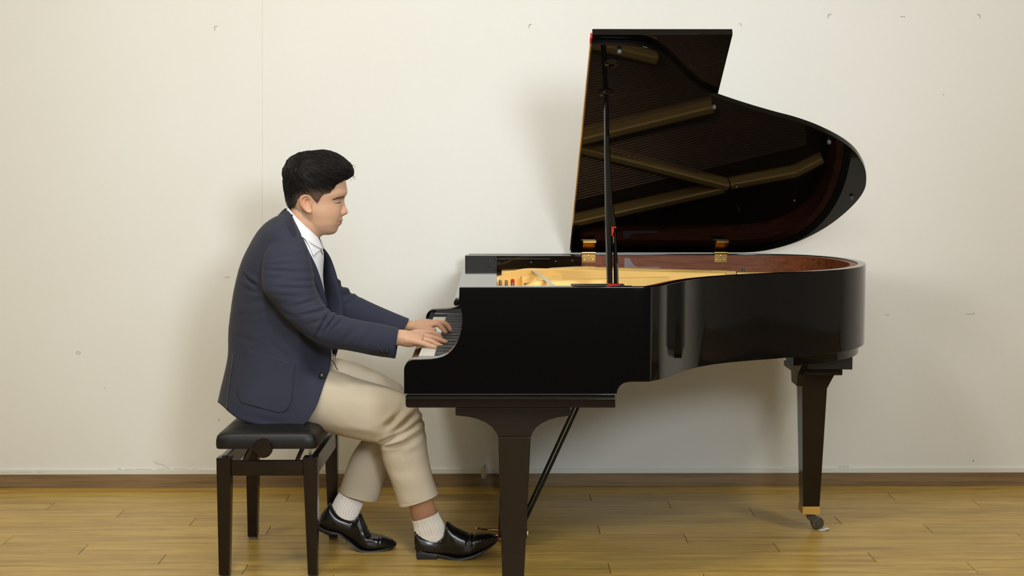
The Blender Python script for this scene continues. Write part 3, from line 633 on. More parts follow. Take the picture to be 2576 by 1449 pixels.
# ---- head: rows of (front px, back px, half width)
HR = [(806, 396, 770, 396, .012), (822, 400, 754, 400, .034), (842, 409, 739, 411, .055), (857, 423, 730, 427, .068), (866, 440, 726, 445, .0745), (869.5, 457, 724.5, 464, .077), (872.5, 473, 724.5, 482, .0775), (873.5, 486, 726, 497, .0765), (866, 497, 729, 508, .0745), (862.5, 507, 733, 517, .0725), (861, 517, 738, 525, .0715), (860.5, 527, 744, 533, .0705), (861, 537, 750, 541, .068), (860.6, 545, 755, 548, .065), (858.5, 553, 760, 555, .0615), (856.8, 558, 764, 560, .0595), (855.2, 563, 768, 564, .0575), (852.5, 569, 773, 570, .053), (850, 575, 780, 576, .047), (847.5, 582, 788, 582, .039), (840, 588, 797, 587, .026), (829, 591, 808, 590.5, .008)]
def headring(fx, fy, bx, by, rl, n=120):
    A = PY(fx, fy, YS); Bq = PY(bx, by, YS); c = A*.47+Bq*.53
    a = np.linspace(0, 2*math.pi, n, endpoint=False); out = []
    for t in a:
        ct, s_ = math.cos(t), math.sin(t)
        ex = 2.25 if ct > 0 else 2.05
        u = math.copysign(abs(ct)**(2/ex), ct); w_ = math.copysign(abs(s_)**(2/ex), s_)
        base = c+(A-c)*u if u > 0 else c+(Bq-c)*(-u)
        out.append(base+np.array([0, -rl*w_, 0]))
    return out
S = catmull(HR, 130); S[:, 4] = np.maximum(S[:, 4], .003)
HV, HF = rings([headring(*s) for s in S])
PXM = FPX/YS
def pxof(V):
    d = V-CAM; k = d@FW; return np.c_[IMW/2+FPX*(d@RT)/k, IMH/2-FPX*(d@UP)/k]
def side(V):
    """side-view pixel of each vertex as if it lay in the sagittal plane"""
    Q = V.copy(); Q[:, 1] = YS; return pxof(Q)
def facefeatures(V):
    V = V.copy(); p = side(V); y = np.abs(V[:, 1]-YS); fwd = (p[:, 0] > 800)
    px1 = YS/FPX
    prof = np.interp(p[:, 1], [488, 496, 503, 510, 517, 524, 529, 534, 538, 541, 544], [0, 1.0, 3.2, 5.5, 8.5, 12, 14.2, 15.2, 12.5, 6.5, 0])
    sg = np.interp(p[:, 1], [488, 503, 520, 530, 540], [.007, .0065, .0085, .0115, .0125])
    V[:, 0] += fwd*prof*px1*np.exp(-(y/sg)**2.2)
    al = np.exp(-((y-.0145)/.006)**2-((p[:, 1]-536)/5.5)**2)*fwd; V[:, 0] += al*.0062; V[:, 1] += np.sign(V[:, 1]-YS)*al*.003
    V[:, 0] -= fwd*np.exp(-((y-.020)/.004)**2-((p[:, 1]-538)/7)**2)*.002
    V[:, 0] -= fwd*np.exp(-((y-.031)/.016)**2-((p[:, 1]-505)/7.5)**2)*.0070      # eye socket
    V[:, 0] += fwd*np.exp(-((y-.031)/.012)**2-((p[:, 1]-510)/5.5)**2)*.0052      # closed lid over the eyeball
    V[:, 0] += fwd*np.exp(-((y-.030)/.022)**2-((p[:, 1]-496)/5)**2)*.0026        # brow ridge
    V[:, 0] += fwd*np.exp(-((y-.038)/.018)**2-((p[:, 1]-528)/12)**2)*.0030       # cheek
    V[:, 0] -= fwd*np.exp(-((y-.028)/.004)**2-((p[:, 1]-558)/7)**2)*.0020
    lat = np.where(y < .026, np.cos(np.clip(y/.026, 0, 1)*math.pi/2)**.7, 0)
    lp = np.interp(p[:, 1], [543, 547, 550, 553.5, 556, 557.6, 559, 562, 565, 568, 571], [0, .6, 2.0, 4.6, 3.6, 1.2, 3.2, 4.8, 3.0, .4, 0])
    V[:, 0] += fwd*lat*lp*px1
    return V
HV = facefeatures(HV)
Hb = hitem(HV, HF)
# ear (near side), then mirrored
def ear():
    o, nrm = cast(Hb, 771, 512)
    out = [(784, 503), (781, 495), (775, 491.2), (767, 491), (760, 495), (757, 503), (758.5, 513), (763, 522), (770, 530.5), (778, 535.8), (783, 535), (784, 528)]
    O = np.array([PY(x, y, o[1]) for x, y in catmull(out, 44)]); c = PY(776, 511, o[1])
    parts = []
    rim = []
    for k, q in enumerate(O):
        f = k/43; lift = .0085+.009*math.sin(min(1, f*1.3)*math.pi*.8)
        rim.append(q*.94+c*.06+np.array([0, -lift*(1-.35*(f > .8)), 0]))
    parts.append(tube(rim, [.0022+.0012*math.sin(math.pi*k/43) for k in range(44)], 10))
    G = []
    for s_, dep in ((0.0, -.001), (.35, .003), (.62, .0062), (.85, .0105), (.99, .0125)):
        G.append([c*(1-s_)+q*s_+np.array([0, -(dep+(.003*math.sin(k/44*math.pi) if s_ > .5 else 0)), 0]) for k, q in enumerate(O)])
    V1, F1 = rings(np.array(G), (True, False)); Gb = [np.array(G[-1])]+[np.array([q*.93+c*.07 for q in O])+np.array([0, .006, 0])]
    V2, F2 = rings(np.array(Gb), (False, True))
    parts += [(V1, F1), (V2, F2)]
    anti = [PY(x, y, o[1])+np.array([0, -.0085, 0]) for x, y in ((778, 500), (771, 499), (766.5, 505), (767, 514), (771, 521), (777, 524))]
    parts.append(tube(catmull(anti, 20), .0021, 8))
    trag = [PY(x, y, o[1])+np.array([0, -.007, 0]) for x, y in ((784, 506), (782, 512), (783, 518))]; parts.append(tube(trag, .003, 8))
    lobe = lathe([(0, -.005), (.004, -.0035), (.006, 0), (.004, .0035), (0, .005)], PY(778, 531, o[1])+np.array([0, -.008, 0]), 'y', 12); parts.append(lobe)
    return join(*parts)
EV, EF = ear()
parts = [(HV, HF), (EV, EF), (mirror(EV), EF)]
# neck, trunk, arms, lower legs
parts.append(limb([(838, 560, 742, 490, YS, .052), (826, 582, 735, 512, YS, .056), (806, 596, 731, 525, YS, .057), (797, 608, 726, 548, YS, .056), (792, 640, 706, 585, YS, .066)], 30, 40))
parts.append(limb([(792, 630, 705, 585, YS, .07), (792, 680, 690, 640, YS, .085), (796, 740, 672, 710, YS, .09), (800, 800, 660, 780, YS, .09), (806, 870, 655, 860, YS, .092), (808, 940, 655, 950, YS, .10), (805, 1000, 650, 1012, YS, .12), (790, 1035, 655, 1036, YS, .12)], 30, 32))
ra = [(735, 640, 4.985, .045), (750, 720, 4.965, .043), (800, 822, 4.958, .038), (870, 838, 4.975, .036), (940, 848, 5.01, .032), (985, 851, 5.03, .0255), (1010, 850, 5.04, .0245)]
def pxtube(st, n=16, sm=40): return tube(catmull([(*PY(x, y, Y), r) for x, y, Y, r in st], sm)[:, :3], catmull([(*PY(x, y, Y), r) for x, y, Y, r in st], sm)[:, 3], n)
parts.append(pxtube(ra))
parts.append(pxtube([(760, 640, 5.375, .045), (790, 710, 5.39, .043), (850, 775, 5.40, .036), (920, 793, 5.40, .034), (985, 812, 5.382, .022), (1020, 819, 5.375, .0215), (1035, 820, 5.37, .021)]))
parts.append(limb([(950, 985, 950, 1070, 5.08, .06), (1010, 1010, 985, 1090, 5.08, .05), (1040, 1080, 985, 1110, 5.085, .045), (1055, 1180, 1000, 1190, 5.09, .04), (1085, 1245, 1027, 1268, 5.09, .034), (1097, 1281, 1036, 1300, 5.095, .033), (1100, 1308, 1048, 1328, 5.10, .028), (1105, 1340, 1060, 1362, 5.10, .022)], 30, 24))
parts.append(limb([(780, 985, 780, 1060, 5.10, .08), (870, 985, 870, 1075, 5.09, .075), (960, 1000, 955, 1075, 5.08, .06), (1000, 1020, 990, 1085, 5.08, .05)], 20, 24))
parts.append(limb([(780, 960, 780, 1040, 5.27, .08), (870, 960, 870, 1045, 5.29, .075), (960, 975, 955, 1050, 5.30, .06), (1005, 1000, 985, 1070, 5.30, .05)], 20, 24))
parts.append(limb([(1005, 1000, 960, 1060, 5.30, .05), (995, 1090, 935, 1090, 5.29, .042), (945, 1200, 885, 1190, 5.26, .038), (920, 1245, 860, 1228, 5.25, .034), (906, 1273, 850, 1256, 5.232, .029), (894, 1298, 846, 1285, 5.22, .024), (886, 1316, 848, 1306, 5.212, .02)], 30, 24))
# hands
def hand(wrist, mcps, fingers, thumb, rpalm=.0125):
    out = []
    w0 = PY(*wrist[:3])
    for (x, y, Y), fg in zip(mcps, fingers):
        m_ = PY(x, y, Y); b_ = w0*.62+m_*.38+np.array([0, (m_[1]-w0[1])*.30, 0])
        out.append(tube(catmull([(*b_, .0155), (*(b_*.5+m_*.5+np.array([0, 0, .002])), .0145), (*m_, rpalm*.92)], 14)[:, :3], catmull([(*b_, .0155), (*(b_*.5+m_*.5), .0145), (*m_, rpalm*.92)], 14)[:, 3], 14))
        pts = [(*m_, rpalm*.88)]+[(*PY(a, b, c), r) for a, b, c, r in fg]
        C_ = catmull(pts, 26); tip = C_[-1]; d = C_[-1][:3]-C_[-2][:3]; d /= np.linalg.norm(d)
        C_ = np.vstack([C_, [*(tip[:3]+d*tip[3]*.45), tip[3]*.86], [*(tip[:3]+d*tip[3]*.8), tip[3]*.52], [*(tip[:3]+d*tip[3]*.95), tip[3]*.12]])
        out.append(tube(C_[:, :3], C_[:, 3], 14))
    pts = [(*PY(a, b, c), r) for a, b, c, r in thumb]; C_ = catmull(pts, 24); d = C_[-1][:3]-C_[-2][:3]; d /= np.linalg.norm(d); tip = C_[-1]
    C_ = np.vstack([C_, [*(tip[:3]+d*tip[3]*.6), tip[3]*.75], [*(tip[:3]+d*tip[3]*.95), tip[3]*.15]]); out.append(tube(C_[:, :3], C_[:, 3], 14))
    return out
RH = dict(wrist=(1006, 850, 5.04), mcps=[(1068, 837, 5.078), (1066, 845, 5.056), (1059, 853, 5.034), (1050, 860, 5.014)],
          fingers=[[(1086, 837, 5.083, .0092), (1099, 842, 5.085, .0085), (1109, 850, 5.086, .0074)], [(1089, 849, 5.057, .0096), (1107, 855, 5.057, .0088), (1121, 860, 5.056, .0078)], [(1082, 857.5, 5.026, .0092), (1098, 865, 5.016, .0083), (1112, 871.5, 5.002, .0072)], [(1070, 865, 5.000, .0084), (1082, 869, 4.992, .0076), (1093, 872, 4.982, .0066)]],
          thumb=[(1020, 852, 5.065, .016), (1040, 854, 5.09, .0135), (1062, 858, 5.112, .0115), (1082, 864, 5.118, .0098)])
LH = dict(wrist=(1028, 819, 5.37), mcps=[(1086, 818, 5.335), (1088, 813, 5.358), (1083, 811, 5.38), (1075, 812, 5.40)],
          fingers=[[(1101, 816, 5.333, .0098), (1112, 825, 5.333, .0090), (1121, 836, 5.333, .0078)], [(1112, 812, 5.36, .0100), (1125, 818, 5.362, .0090), (1133, 829, 5.362, .0078)], [(1110, 812, 5.386, .0096), (1122, 818, 5.39, .0086), (1130, 827, 5.39, .0074)], [(1098, 814, 5.41, .0084), (1108, 818, 5.415, .0076), (1116, 824, 5.416, .0068)]],
          thumb=[(1042, 824, 5.355, .0165), (1058, 829, 5.325, .0135), (1075, 829, 5.312, .0112), (1092, 831, 5.31, .0094)])
parts += hand(**RH)+hand(**LH)
parts.append(limb([(985, 829, 985, 870, 5.03, .027), (1005, 829, 1005, 869, 5.037, .029), (1024, 831, 1022, 872.5, 5.043, .033), (1042, 834, 1038, 872, 5.046, .038), (1057, 838, 1052, 868, 5.047, .038), (1066, 842, 1062, 862, 5.048, .034)], 24, 28, 2.2))
parts.append(limb([(1000, 808, 1000, 832, 5.378, .022), (1015, 808, 1015, 832, 5.375, .025), (1034, 808, 1034, 833, 5.368, .031), (1056, 810, 1056, 834, 5.362, .037), (1076, 812, 1074, 831, 5.36, .040), (1088, 813.5, 1086, 826, 5.36, .038)], 24, 28, 2.2))
BV, BF = join(*parts)
bo = mk('tmp', BV, BF, M['skin'])
md = bo.modifiers.new('r', 'REMESH'); md.mode = 'VOXEL'; md.voxel_size = .0021; md.use_smooth_shade = True
ms = bo.modifiers.new('s', 'SMOOTH'); ms.factor = .5; ms.iterations = 3
dg = bpy.context.evaluated_depsgraph_get(); ev = bo.evaluated_get(dg); me = ev.to_mesh()
n = len(me.vertices); V = np.zeros(n*3); me.vertices.foreach_get('co', V); V = V.reshape(-1, 3)+np.array(bo.location)
F = [tuple(p.vertices) for p in me.polygons]; ev.to_mesh_clear(); bpy.data.objects.remove(bo)
# skin colour: lips, ears, nose and knuckles redder
sp = side(V); y = np.abs(V[:, 1]-YS); col = np.tile(np.array([.60, .365, .24]), (n, 1)); head = (sp[:, 1] < 600) & (V[:, 0] < -.45)
def blend(mask, c): 
    global col
    mm = np.clip(mask, 0, 1)[:, None]; col = col*(1-mm)+np.array(c)*mm
lipw = np.exp(-((sp[:, 1]-555.5)/3.4)**4)+np.exp(-((sp[:, 1]-562)/3.4)**4)
blend(head*(sp[:, 0] > 838)*lipw*np.clip((.027-y)/.006, 0, 1)*.72, (.50, .165, .135))
blend(head*(sp[:, 0] > 835)*np.exp(-((sp[:, 1]-557.8)/1.1)**2)*(y < .027)*.6, (.22, .06, .05))
blend(head*(sp[:, 0] > 852)*np.exp(-((y-.0075)/.0035)**2-((sp[:, 1]-541.5)/2.6)**2)*.8, (.16, .06, .04))  # shade of the nostril hollows painted into the skin colour
blend(head*np.exp(-((sp[:, 0]-870)/10)**2-((sp[:, 1]-533)/9)**2)*.35, (.66, .27, .19))
blend(head*np.exp(-((sp[:, 0]-770)/14)**2-((sp[:, 1]-512)/22)**2)*(y > .07)*.55, (.62, .26, .17))
blend(head*np.exp(-((sp[:, 0]-835)/14)**2-((sp[:, 1]-528)/12)**2)*.18, (.62, .28, .19))
blend(head*(.10+.10*noise3(V, 25, 3)), (.50, .27, .16))
handm = (V[:, 0] > -.30) & (V[:, 2] > .6); hp = pxof(V)
blend(handm*(np.clip((hp[:, 0]-1085)/40, 0, 1))*.35, (.64, .29, .20)); blend(handm*(.12+.12*noise3(V, 40, 5)), (.64, .31, .2))
blend((V[:, 2] < .3)*.55, (.40, .17, .085))
body = mk('body', V, F, M['skin'], person, 180, col=col)
# fingernails
Bb = hitem(V, F)
for x, y_ in ((1123, 858.5), (1114, 871), (1095, 870.5), (1135, 832), (1123, 839)):
    o, nr = cast(Bb, x, y_, .0004); G = []
    t1 = np.array([.92, -.05, -.38]); t1 -= nr*(t1@nr); t1 /= np.linalg.norm(t1); t2 = np.cross(nr, t1)
    for i in range(5):
        for j in range(6):
            pass
    for i in np.linspace(-1, 1, 6): G.append([o+t1*.0045*i+t2*.0042*j*math.sqrt(max(0.05, 1-.55*i*i))-nr*.0012*j*j+nr*.0004 for j in np.linspace(-1, 1, 6)])
    mk('fingernail', *grid(G), mat('nail', (.70, .42, .32), .25) if 'nail' not in bpy.data.materials else bpy.data.materials['nail'], person, 60)
# eyebrow, lashes (both sides)
def facestrip(name, l, r, n_, m_, off, mt):
    V_, F_ = strip(Hb, l, r, n_, m_, off); mk(name, V_, F_, mt, person, 60, solid=.0004); mk(name, mirror(V_), F_, mt, person, 60, solid=.0004)
bq = []
bl = catmull([(839, 503), (846, 499.8), (855, 497.6), (863, 495.8), (867.5, 494.6)], 80)
for k in range(170):
    t = rng.uniform(); c_ = bl[int(t*79)]; hw = 2.0*math.sin(math.pi*min(1, .12+t*.9))**.6; a_ = c_+(rng.normal()*.4, rng.uniform(-hw, hw)); b_ = a_+(-rng.uniform(3, 5.5), rng.uniform(-.6, 1.2))
    P_ = []
    for f in (0, .5, 1):
        q = a_*(1-f)+b_*f; h_ = Hb.ray_cast(Vector(CAM), Vector(ray(*q)).normalized())
        if h_[0] is None: break
        P_.append(np.array(h_[0])-np.array(Vector(ray(*q)).normalized())*.0006*(1 if f < 1 else .3))
    if len(P_) == 3: bq.append(tube(P_, [.00022, .00026, .0001], 4))
V_, F_ = join(*bq); mk('eyebrow', V_, F_, M['brow'], person, 60); mk('eyebrow', mirror(V_), F_, M['brow'], person, 60)
M['lash'] = mat('dark_lashes', (.022, .014, .011), .7)
facestrip('eyelashes', [(840.5, 509.6), (846, 510.4), (851, 509.2), (856.5, 507.4)], [(840.2, 510.2), (846, 511.8), (852, 511.6), (858, 509.6)], 16, 4, .0005, M['lash'])
# ---- hair: shell grown from the scalp
hp_ = [(869, 446), (866, 452), (858, 457), (850, 463), (844, 473), (837, 484.5), (822, 488.5), (814, 497), (806.5, 509), (803, 510), (796, 503), (788, 493), (776, 488), (764, 491), (756, 500), (751, 512), (743, 519.5), (728, 524), (700, 520), (690, 380), (800, 350), (900, 380)]
def inpoly(P, poly):
    x, y = P[:, 0], P[:, 1]; c = np.zeros(len(P), bool); q = np.array(poly); j = len(q)-1
    for i in range(len(q)):
        cond = ((q[i, 1] > y) != (q[j, 1] > y)) & (x < (q[j, 0]-q[i, 0])*(y-q[i, 1])/(q[j, 1]-q[i, 1]+1e-12)+q[i, 0]); c ^= cond; j = i
    return c
HS = catmull(HR, 190); HS[:, 4] = np.maximum(HS[:, 4], .002)
SV, SF = rings([headring(*s, n=170) for s in HS]); SN = vnormals(SV, SF)
if ((SV-SV.mean(0))*SN).sum(1).mean() < 0: SN = -SN
sp = side(SV); yy = SV[:, 1]-YS; ins = inpoly(sp+noise3(SV, 60, 9)[:, None]*1.2, hp_)
pz = sp[:, 1]; pxx = sp[:, 0]
tall = np.clip((482-pz)/46, 0, 1)              # long hair on the crown, short sides
edge = np.clip((510-pz)/60, 0, 1)
th = .0024+.0070*np.clip((768-pxx)/36, 0, 1)*np.clip((528-pz)/14, 0, 1)*np.clip((pz-440)/40, .25, 1)+tall**.9*(.016+.011*np.clip((pxx-770)/80, 0, 1)*np.clip((470-pz)/40, 0, 1))
th += tall*.0032*(noise3(SV*np.array([.55, 1.6, 1.6]), 34, 12))
front = np.clip((pxx-846)/22, 0, 1)*np.clip((462-pz)/12, 0, 1); 
HVv = SV+SN*th[:, None]; HVv[:, 0] += front*.006; HVv[:, 2] += front*.004*np.clip((pz-430)/20, 0, 1)
def sdist(P, poly):
    q = np.array(poly, float); best = np.full(len(P), 1e9)
    for i in range(len(q)):
        a_, b_ = q[i], q[(i+1) % len(q)]; d_ = b_-a_; t_ = np.clip(((P-a_)@d_)/(d_@d_), 0, 1); best = np.minimum(best, np.linalg.norm(P-(a_+t_[:, None]*d_), axis=1))
    return np.where(inpoly(P, poly), best, -best)
sd = sdist(sp+noise3(SV, 90, 9)[:, None]*.9, hp_); sf = np.clip((sd+.5)/3.5, 0, 1); sf = sf*sf*(3-2*sf)
HVv = HVv*sf[:, None]+(SV-SN*.0035)*(1-sf)[:, None]
keep = [f for f in SF if all(sd[i] > -4 for i in f)]; used = sorted({i for f in keep for i in f}); mp = {i: k for k, i in enumerate(used)}
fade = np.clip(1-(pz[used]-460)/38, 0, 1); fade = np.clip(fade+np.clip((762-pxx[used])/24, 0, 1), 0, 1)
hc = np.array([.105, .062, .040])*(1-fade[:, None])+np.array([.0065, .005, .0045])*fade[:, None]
hair = mk('hair', HVv[used], [[mp[i] for i in f] for f in keep], M['hair'], person, 180, col=hc)
# strands on top
hb = hitem(HVv, SF); HN = vnormals(HVv, SF)
if ((HVv-HVv.mean(0))*HN).sum(1).mean() < 0: HN = -HN
cand = np.where((sd > 2.5) & ((tall > .34) | ((pxx < 750) & (tall > .1))))[0]; sv = []; 
for k in rng.choice(cand, 6500):
    p = HVv[k].copy(); nrm = HN[k]
    d = np.array([1.0, .25*np.sign(yy[k])*rng.uniform(-.6, 1.), -.28])+rng.normal(size=3)*.20
    kb_ = np.clip((pxx[k]-738)/58, 0, 1); dn_ = np.array([-.35, .2*np.sign(yy[k]), -.95])+rng.normal(size=3)*.2
    if pz[k] > 440: d = np.array([.75, .1*np.sign(yy[k]), -.42])+rng.normal(size=3)*.17
    d = d*kb_+dn_*(1-kb_)
    Ln = rng.uniform(.022, .046); path = []
    lift = rng.uniform(.0004, .0032)
    for s_ in np.linspace(0, 1, 6):
        q = hb.find_nearest(Vector(p)); n_ = np.array(q[1]); 
        n_ = n_ if n_@nrm > 0 else -n_
        base = np.array(q[0]); path.append(base+n_*(.0003+lift*math.sin(min(1, s_*1.05)*math.pi)+(.0014*s_*rng.uniform(0, 1))))
        dd = d-n_*(d@n_); dd /= np.linalg.norm(dd); p = base+dd*Ln/5
    sv.append(tube(path, [.0004, .0006, .0006, .0005, .0004, .0001], 4))
cs_ = np.where((sd > .2) & (tall <= .45) & (sp[:, 1] > 458))[0]
ssv = []
for k in rng.choice(cs_, 3400):                   # cropped sides
    b0 = HVv[k]; dd = np.array([-.25, 0, -1.0])+rng.normal(size=3)*.25; e = b0+SN[k]*.0012+dd/np.linalg.norm(dd)*rng.uniform(.003, .006); ssv.append(tube([b0-SN[k]*.0006, (b0+e)/2+SN[k]*.0006, e], [.0003, .0003, .0001], 3))
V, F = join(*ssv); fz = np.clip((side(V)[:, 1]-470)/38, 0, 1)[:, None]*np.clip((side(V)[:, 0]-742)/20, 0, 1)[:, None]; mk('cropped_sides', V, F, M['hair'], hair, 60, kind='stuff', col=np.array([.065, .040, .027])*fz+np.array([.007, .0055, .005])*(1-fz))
for k in range(46):                               # loose ends of the fringe and crown
    f = rng.uniform(); b0 = lidpt = PY(868+rng.uniform(-16, 14), 424+rng.uniform(-10, 18), YS+rng.uniform(-.045, .045)); e = b0+np.array([rng.uniform(.006, .026), rng.uniform(-.01, .01), rng.uniform(-.026, -.008)])
    sv.append(tube(catmull([b0, (b0+e)/2+np.array([.004, 0, .006]), e], 7), [.001, .001, .0009, .0008, .0006, .0004, .0001], 4))
for k in range(26):
    x = rng.uniform(770, 850); ytop = np.interp(x, [770, 795, 815, 850], [384, 380, 384, 397]); b0 = PY(x, ytop+4, YS+rng.uniform(-.03, .03)); e = PY(x+rng.uniform(14, 34), ytop+rng.uniform(-1, 10), YS+rng.uniform(-.03, .03)); mid = (b0+e)/2+np.array([0, 0, rng.uniform(.003, .009)])
    sv.append(tube(catmull([b0, mid, e], 7), [.0009, .0009, .0008, .0007, .0005, .0003, .0001], 4))
V, F = join(*sv); mk('hair_strands', V, F, M['hair'], hair, 60, kind='stuff', col=np.tile([.008, .006, .005], (len(V), 1)))
# ---- shirt
sh = mk('shirt', *limb([(802, 612, 728, 548, YS, .060), (812, 632, 705, 575, YS, .085), (814, 650, 680, 605, YS, .100), (812, 700, 660, 660, YS, .110), (819, 760, 650, 730, YS, .110), (826, 820, 640, 800, YS, .110), (834, 880, 640, 870, YS, .112), (838, 925, 640, 930, YS, .12), (826, 960, 650, 985, YS, .12)], 60, 60, 2.2), M['shirt'], person, 180)
SHV = limb([(802, 612, 728, 548, YS, .060), (812, 632, 705, 575, YS, .085), (819, 652, 680, 605, YS, .12), (826, 700, 650, 660, YS, .145)], 30, 60, 2.2)
def shell_ring(st, a0, a1, n=50, m=14):
    """part of a ring-shaped band: columns from angle a0 to a1 (0 = front, near side positive)"""
    S_ = catmull(st, m); G = []
    for ax, ay, bx_, by_, Y, rl in S_:
        A_, B_ = PY(ax, ay, Y), PY(bx_, by_, Y); c_ = (A_+B_)/2; h = (A_-B_)/2
        G.append([c_+h*math.cos(t)+np.array([0, -rl, 0])*math.sin(t) for t in np.linspace(a0, a1, n)])
    return grid(G)
cst = [(802, 594, 726, 520, YS, .0605), (804, 598, 724, 521, YS, .0635), (808, 606, 721, 528, YS, .068), (813, 617, 715, 540, YS, .076), (817, 628, 712, 552, YS, .083)]
mk('shirt_collar', *shell_ring(cst, .30, 2*math.pi-.30, 70, 16), M['shirt'], sh, 60, solid=.0018)
def leaf(sgn):
    P0 = [(792, 596), (800, 606), (806, 617), (809, 627)]; P1 = [(772, 596), (779, 608), (786, 621), (794, 640)]
    G = []
    for a_, b_ in zip(resample(P0, 10), resample(P1, 10)):
        G.append([PY(*(a_*(1-f)+b_*f), YS)*np.array([1, 0, 1])+np.array([.004, YS-sgn*(.030+.052*f), 0]) for f in np.linspace(0, 1, 8)])
    return grid(G)
for s_ in (1, -1): mk('collar_point', *leaf(s_), M['shirt'], sh, 60, solid=.0015)
mk('shirt_cord', *tube([PY(806, 626, YS-.03), PY(809, 633, YS-.034), PY(812, 640, YS-.03)], .0016, 6), M['brow'], sh)
# ---- jacket body: rows from collar to hem; near side follows the photograph, far side mirrored
rows = [([(721, 529), (727, 533), (733, 541)], .074, .066), ([(705, 540), (730, 548), (748, 569)], .100, .078), ([(676, 556), (722, 570), (768, 611)], .158, .082), ([(652, 578), (714, 600), (783, 643)], .196, .080), ([(628, 615), (705, 640), (799, 678)], .200, .074), ([(606, 660), (700, 690), (813, 722)], .198, .068), ([(593, 706), (700, 730), (824, 772)], .192, .064), ([(582, 765), (700, 790), (830, 828)], .186, .062), ([(576, 825), (700, 845), (834, 885)], .184, .066), ([(573, 885), (700, 900), (830, 926)], .188, .105), ([(564, 935), (690, 962), (815, 965)], .199, .172), ([(555, 978), (610, 1006), (690, 1022), (750, 1022), (795, 1022)], .212, .204), ([(548, 1012), (596, 1052), (640, 1067), (690, 1079), (722, 1086), (748, 1080), (772, 1060)], .216, .212)]
farE = [(735, 541), (760, 572), (800, 612), (824, 640), (838, 672), (850, 714), (861, 764), (860, 822), (852, 872), (842, 905), (826, 945), (800, 1000), (776, 1036)]
NC = 60
def jrows(rws, sgn):
    RR = []
    for pts, W_, g_ in rws:
        q = resample(pts, NC); RR.append(np.c_[q, np.full(NC, W_), np.full(NC, g_)])
    RR = catmull(np.array(RR).reshape(len(rws), -1), 110).reshape(110, NC, 4); res = []
    for r in RR:
        line = []
        for j in range(NC):
            u_ = j/(NC-1); W_, g_ = r[j, 2], r[j, 3]
            s_ = (1-abs(2*u_*.88-1)**2.7)**(1/2.3) if u_ > 0 else 0
            k = np.clip((u_-.66)/.34, 0, 1); k = k*k*(3-2*k); lat = W_*s_*(1-k)+g_*k
            line.append(PY(r[j, 0], r[j, 1], YS-sgn*lat))
        res.append(line)
    return np.array(res)
near = jrows(rows, 1)
# far side: the same back and flank in metres, its front edge hangs further forward
far = near.copy(); far[:, :, 1] = 2*YS-far[:, :, 1]
gq = catmull(np.array([(*e, r[2]) for e, r in zip(farE, rows)]), 110)
for i_ in range(110):
    E_ = PY(gq[i_, 0], gq[i_, 1], YS+min(gq[i_, 2], .15)); d_ = E_-far[i_, -1]
    for j in range(NC):
        k = np.clip((j/(NC-1)-.45)/.55, 0, 1); far[i_, j] += d_*k*k*(3-2*k)
full = np.concatenate([far[:, ::-1][:, :-1], near], 1)
JV, JF = grid(full); JN = vnormals(JV, JF)
if (JN*(JV-np.array([-.62, YS, .85])))[:, 1].mean() < 0: JN = -JN
jl = [(596, 687, 658, 731, .0060, .007), (594, 722, 663, 739, .0055, .006), (619, 766, 673, 749, .0046, .006), (606, 705, 650, 716, .0030, .006), (640, 795, 690, 772, .0034, .007), (700, 800, 740, 850, .0030, .010), (578, 850, 640, 860, .0022, .010), (690, 870, 735, 905, .0024, .010), (765, 900, 812, 930, .0024, .010), (640, 1045, 720, 1060, .0024, .012), (660, 575, 700, 560, .0018, .010), (675, 825, 669, 894, .0012, .0024), (618, 770, 600, 868, .0012, .0024), (655, 640, 640, 690, .0020, .008), (628, 1060, 634, 1030, .0010, .0024), (585, 800, 620, 790, .0020, .008)]
JV = crease(JV, JN, jl, YS-.17); JV = JV+JN*(.0018*noise3(JV, 7, 21))[:, None]
jk = mk('jacket', JV, JF, M['jacket'], person, 180, solid=.0045)
Jb = hitem(JV, JF)
# sleeves
rs = [(745, 584, 716, 584, 5.05, .012), (758, 597, 698, 596, 5.03, .034), (768, 613, 680, 614, 5.013, .052), (778, 638, 665, 642, 4.995, .066), (786, 678, 659, 684, 4.978, .074), (793, 722, 663, 730, 4.96, .075), (806, 755, 694, 770, 4.956, .070), (824, 777, 733, 814, 4.953, .066), (839, 787, 777, 851, 4.956, .062), (858, 794, 822, 873, 4.965, .058), (909, 807, 880, 882, 4.99, .053), (960, 815, 940, 894, 5.01, .049), (1003, 826, 994, 902, 5.03, .046)]
slines = [(663, 677, 776, 685, .0042, .0060), (668, 668, 737, 660, .0028, .0055), (697, 719, 788, 724, .0042, .0055), (678, 653, 766, 638, .0020, .006), (672, 700, 722, 694, .0020, .005), (720, 703, 790, 707, .0026, .0055), (680, 738, 760, 744, .0018, .006), (798, 845, 830, 786, .0062, .0065), (815, 835, 846, 795, .0050, .006), (761, 790, 828, 776, .0044, .006), (835, 828, 867, 800, .0034, .006), (780, 812, 822, 800, .0028, .006), (866, 812, 880, 803, .003, .006), (740, 768, 800, 752, .0026, .006), (858, 862, 900, 822, .0018, .008), (906, 868, 940, 830, .0012, .008), (700, 775, 752, 800, .0020, .007), (770, 838, 812, 858, .0022, .007), (705, 628, 760, 622, .0016, .006), (880, 872, 985, 878, .0010, .0022)]
V, F = limb(rs, 150, 72, 2.15, (True, False)); Nn = vnormals(V, F)
if (Nn[:, 1]*(V[:, 1]-V[:, 1].mean())).mean() < 0: Nn = -Nn
V = crease(V, Nn, slines, 4.93); V = V+Nn*(.0012*noise3(V, 9, 4))[:, None]
sl = mk('sleeve', V, F, M['jacket'], jk, 180, solid=.004); Sb = hitem(V, F)
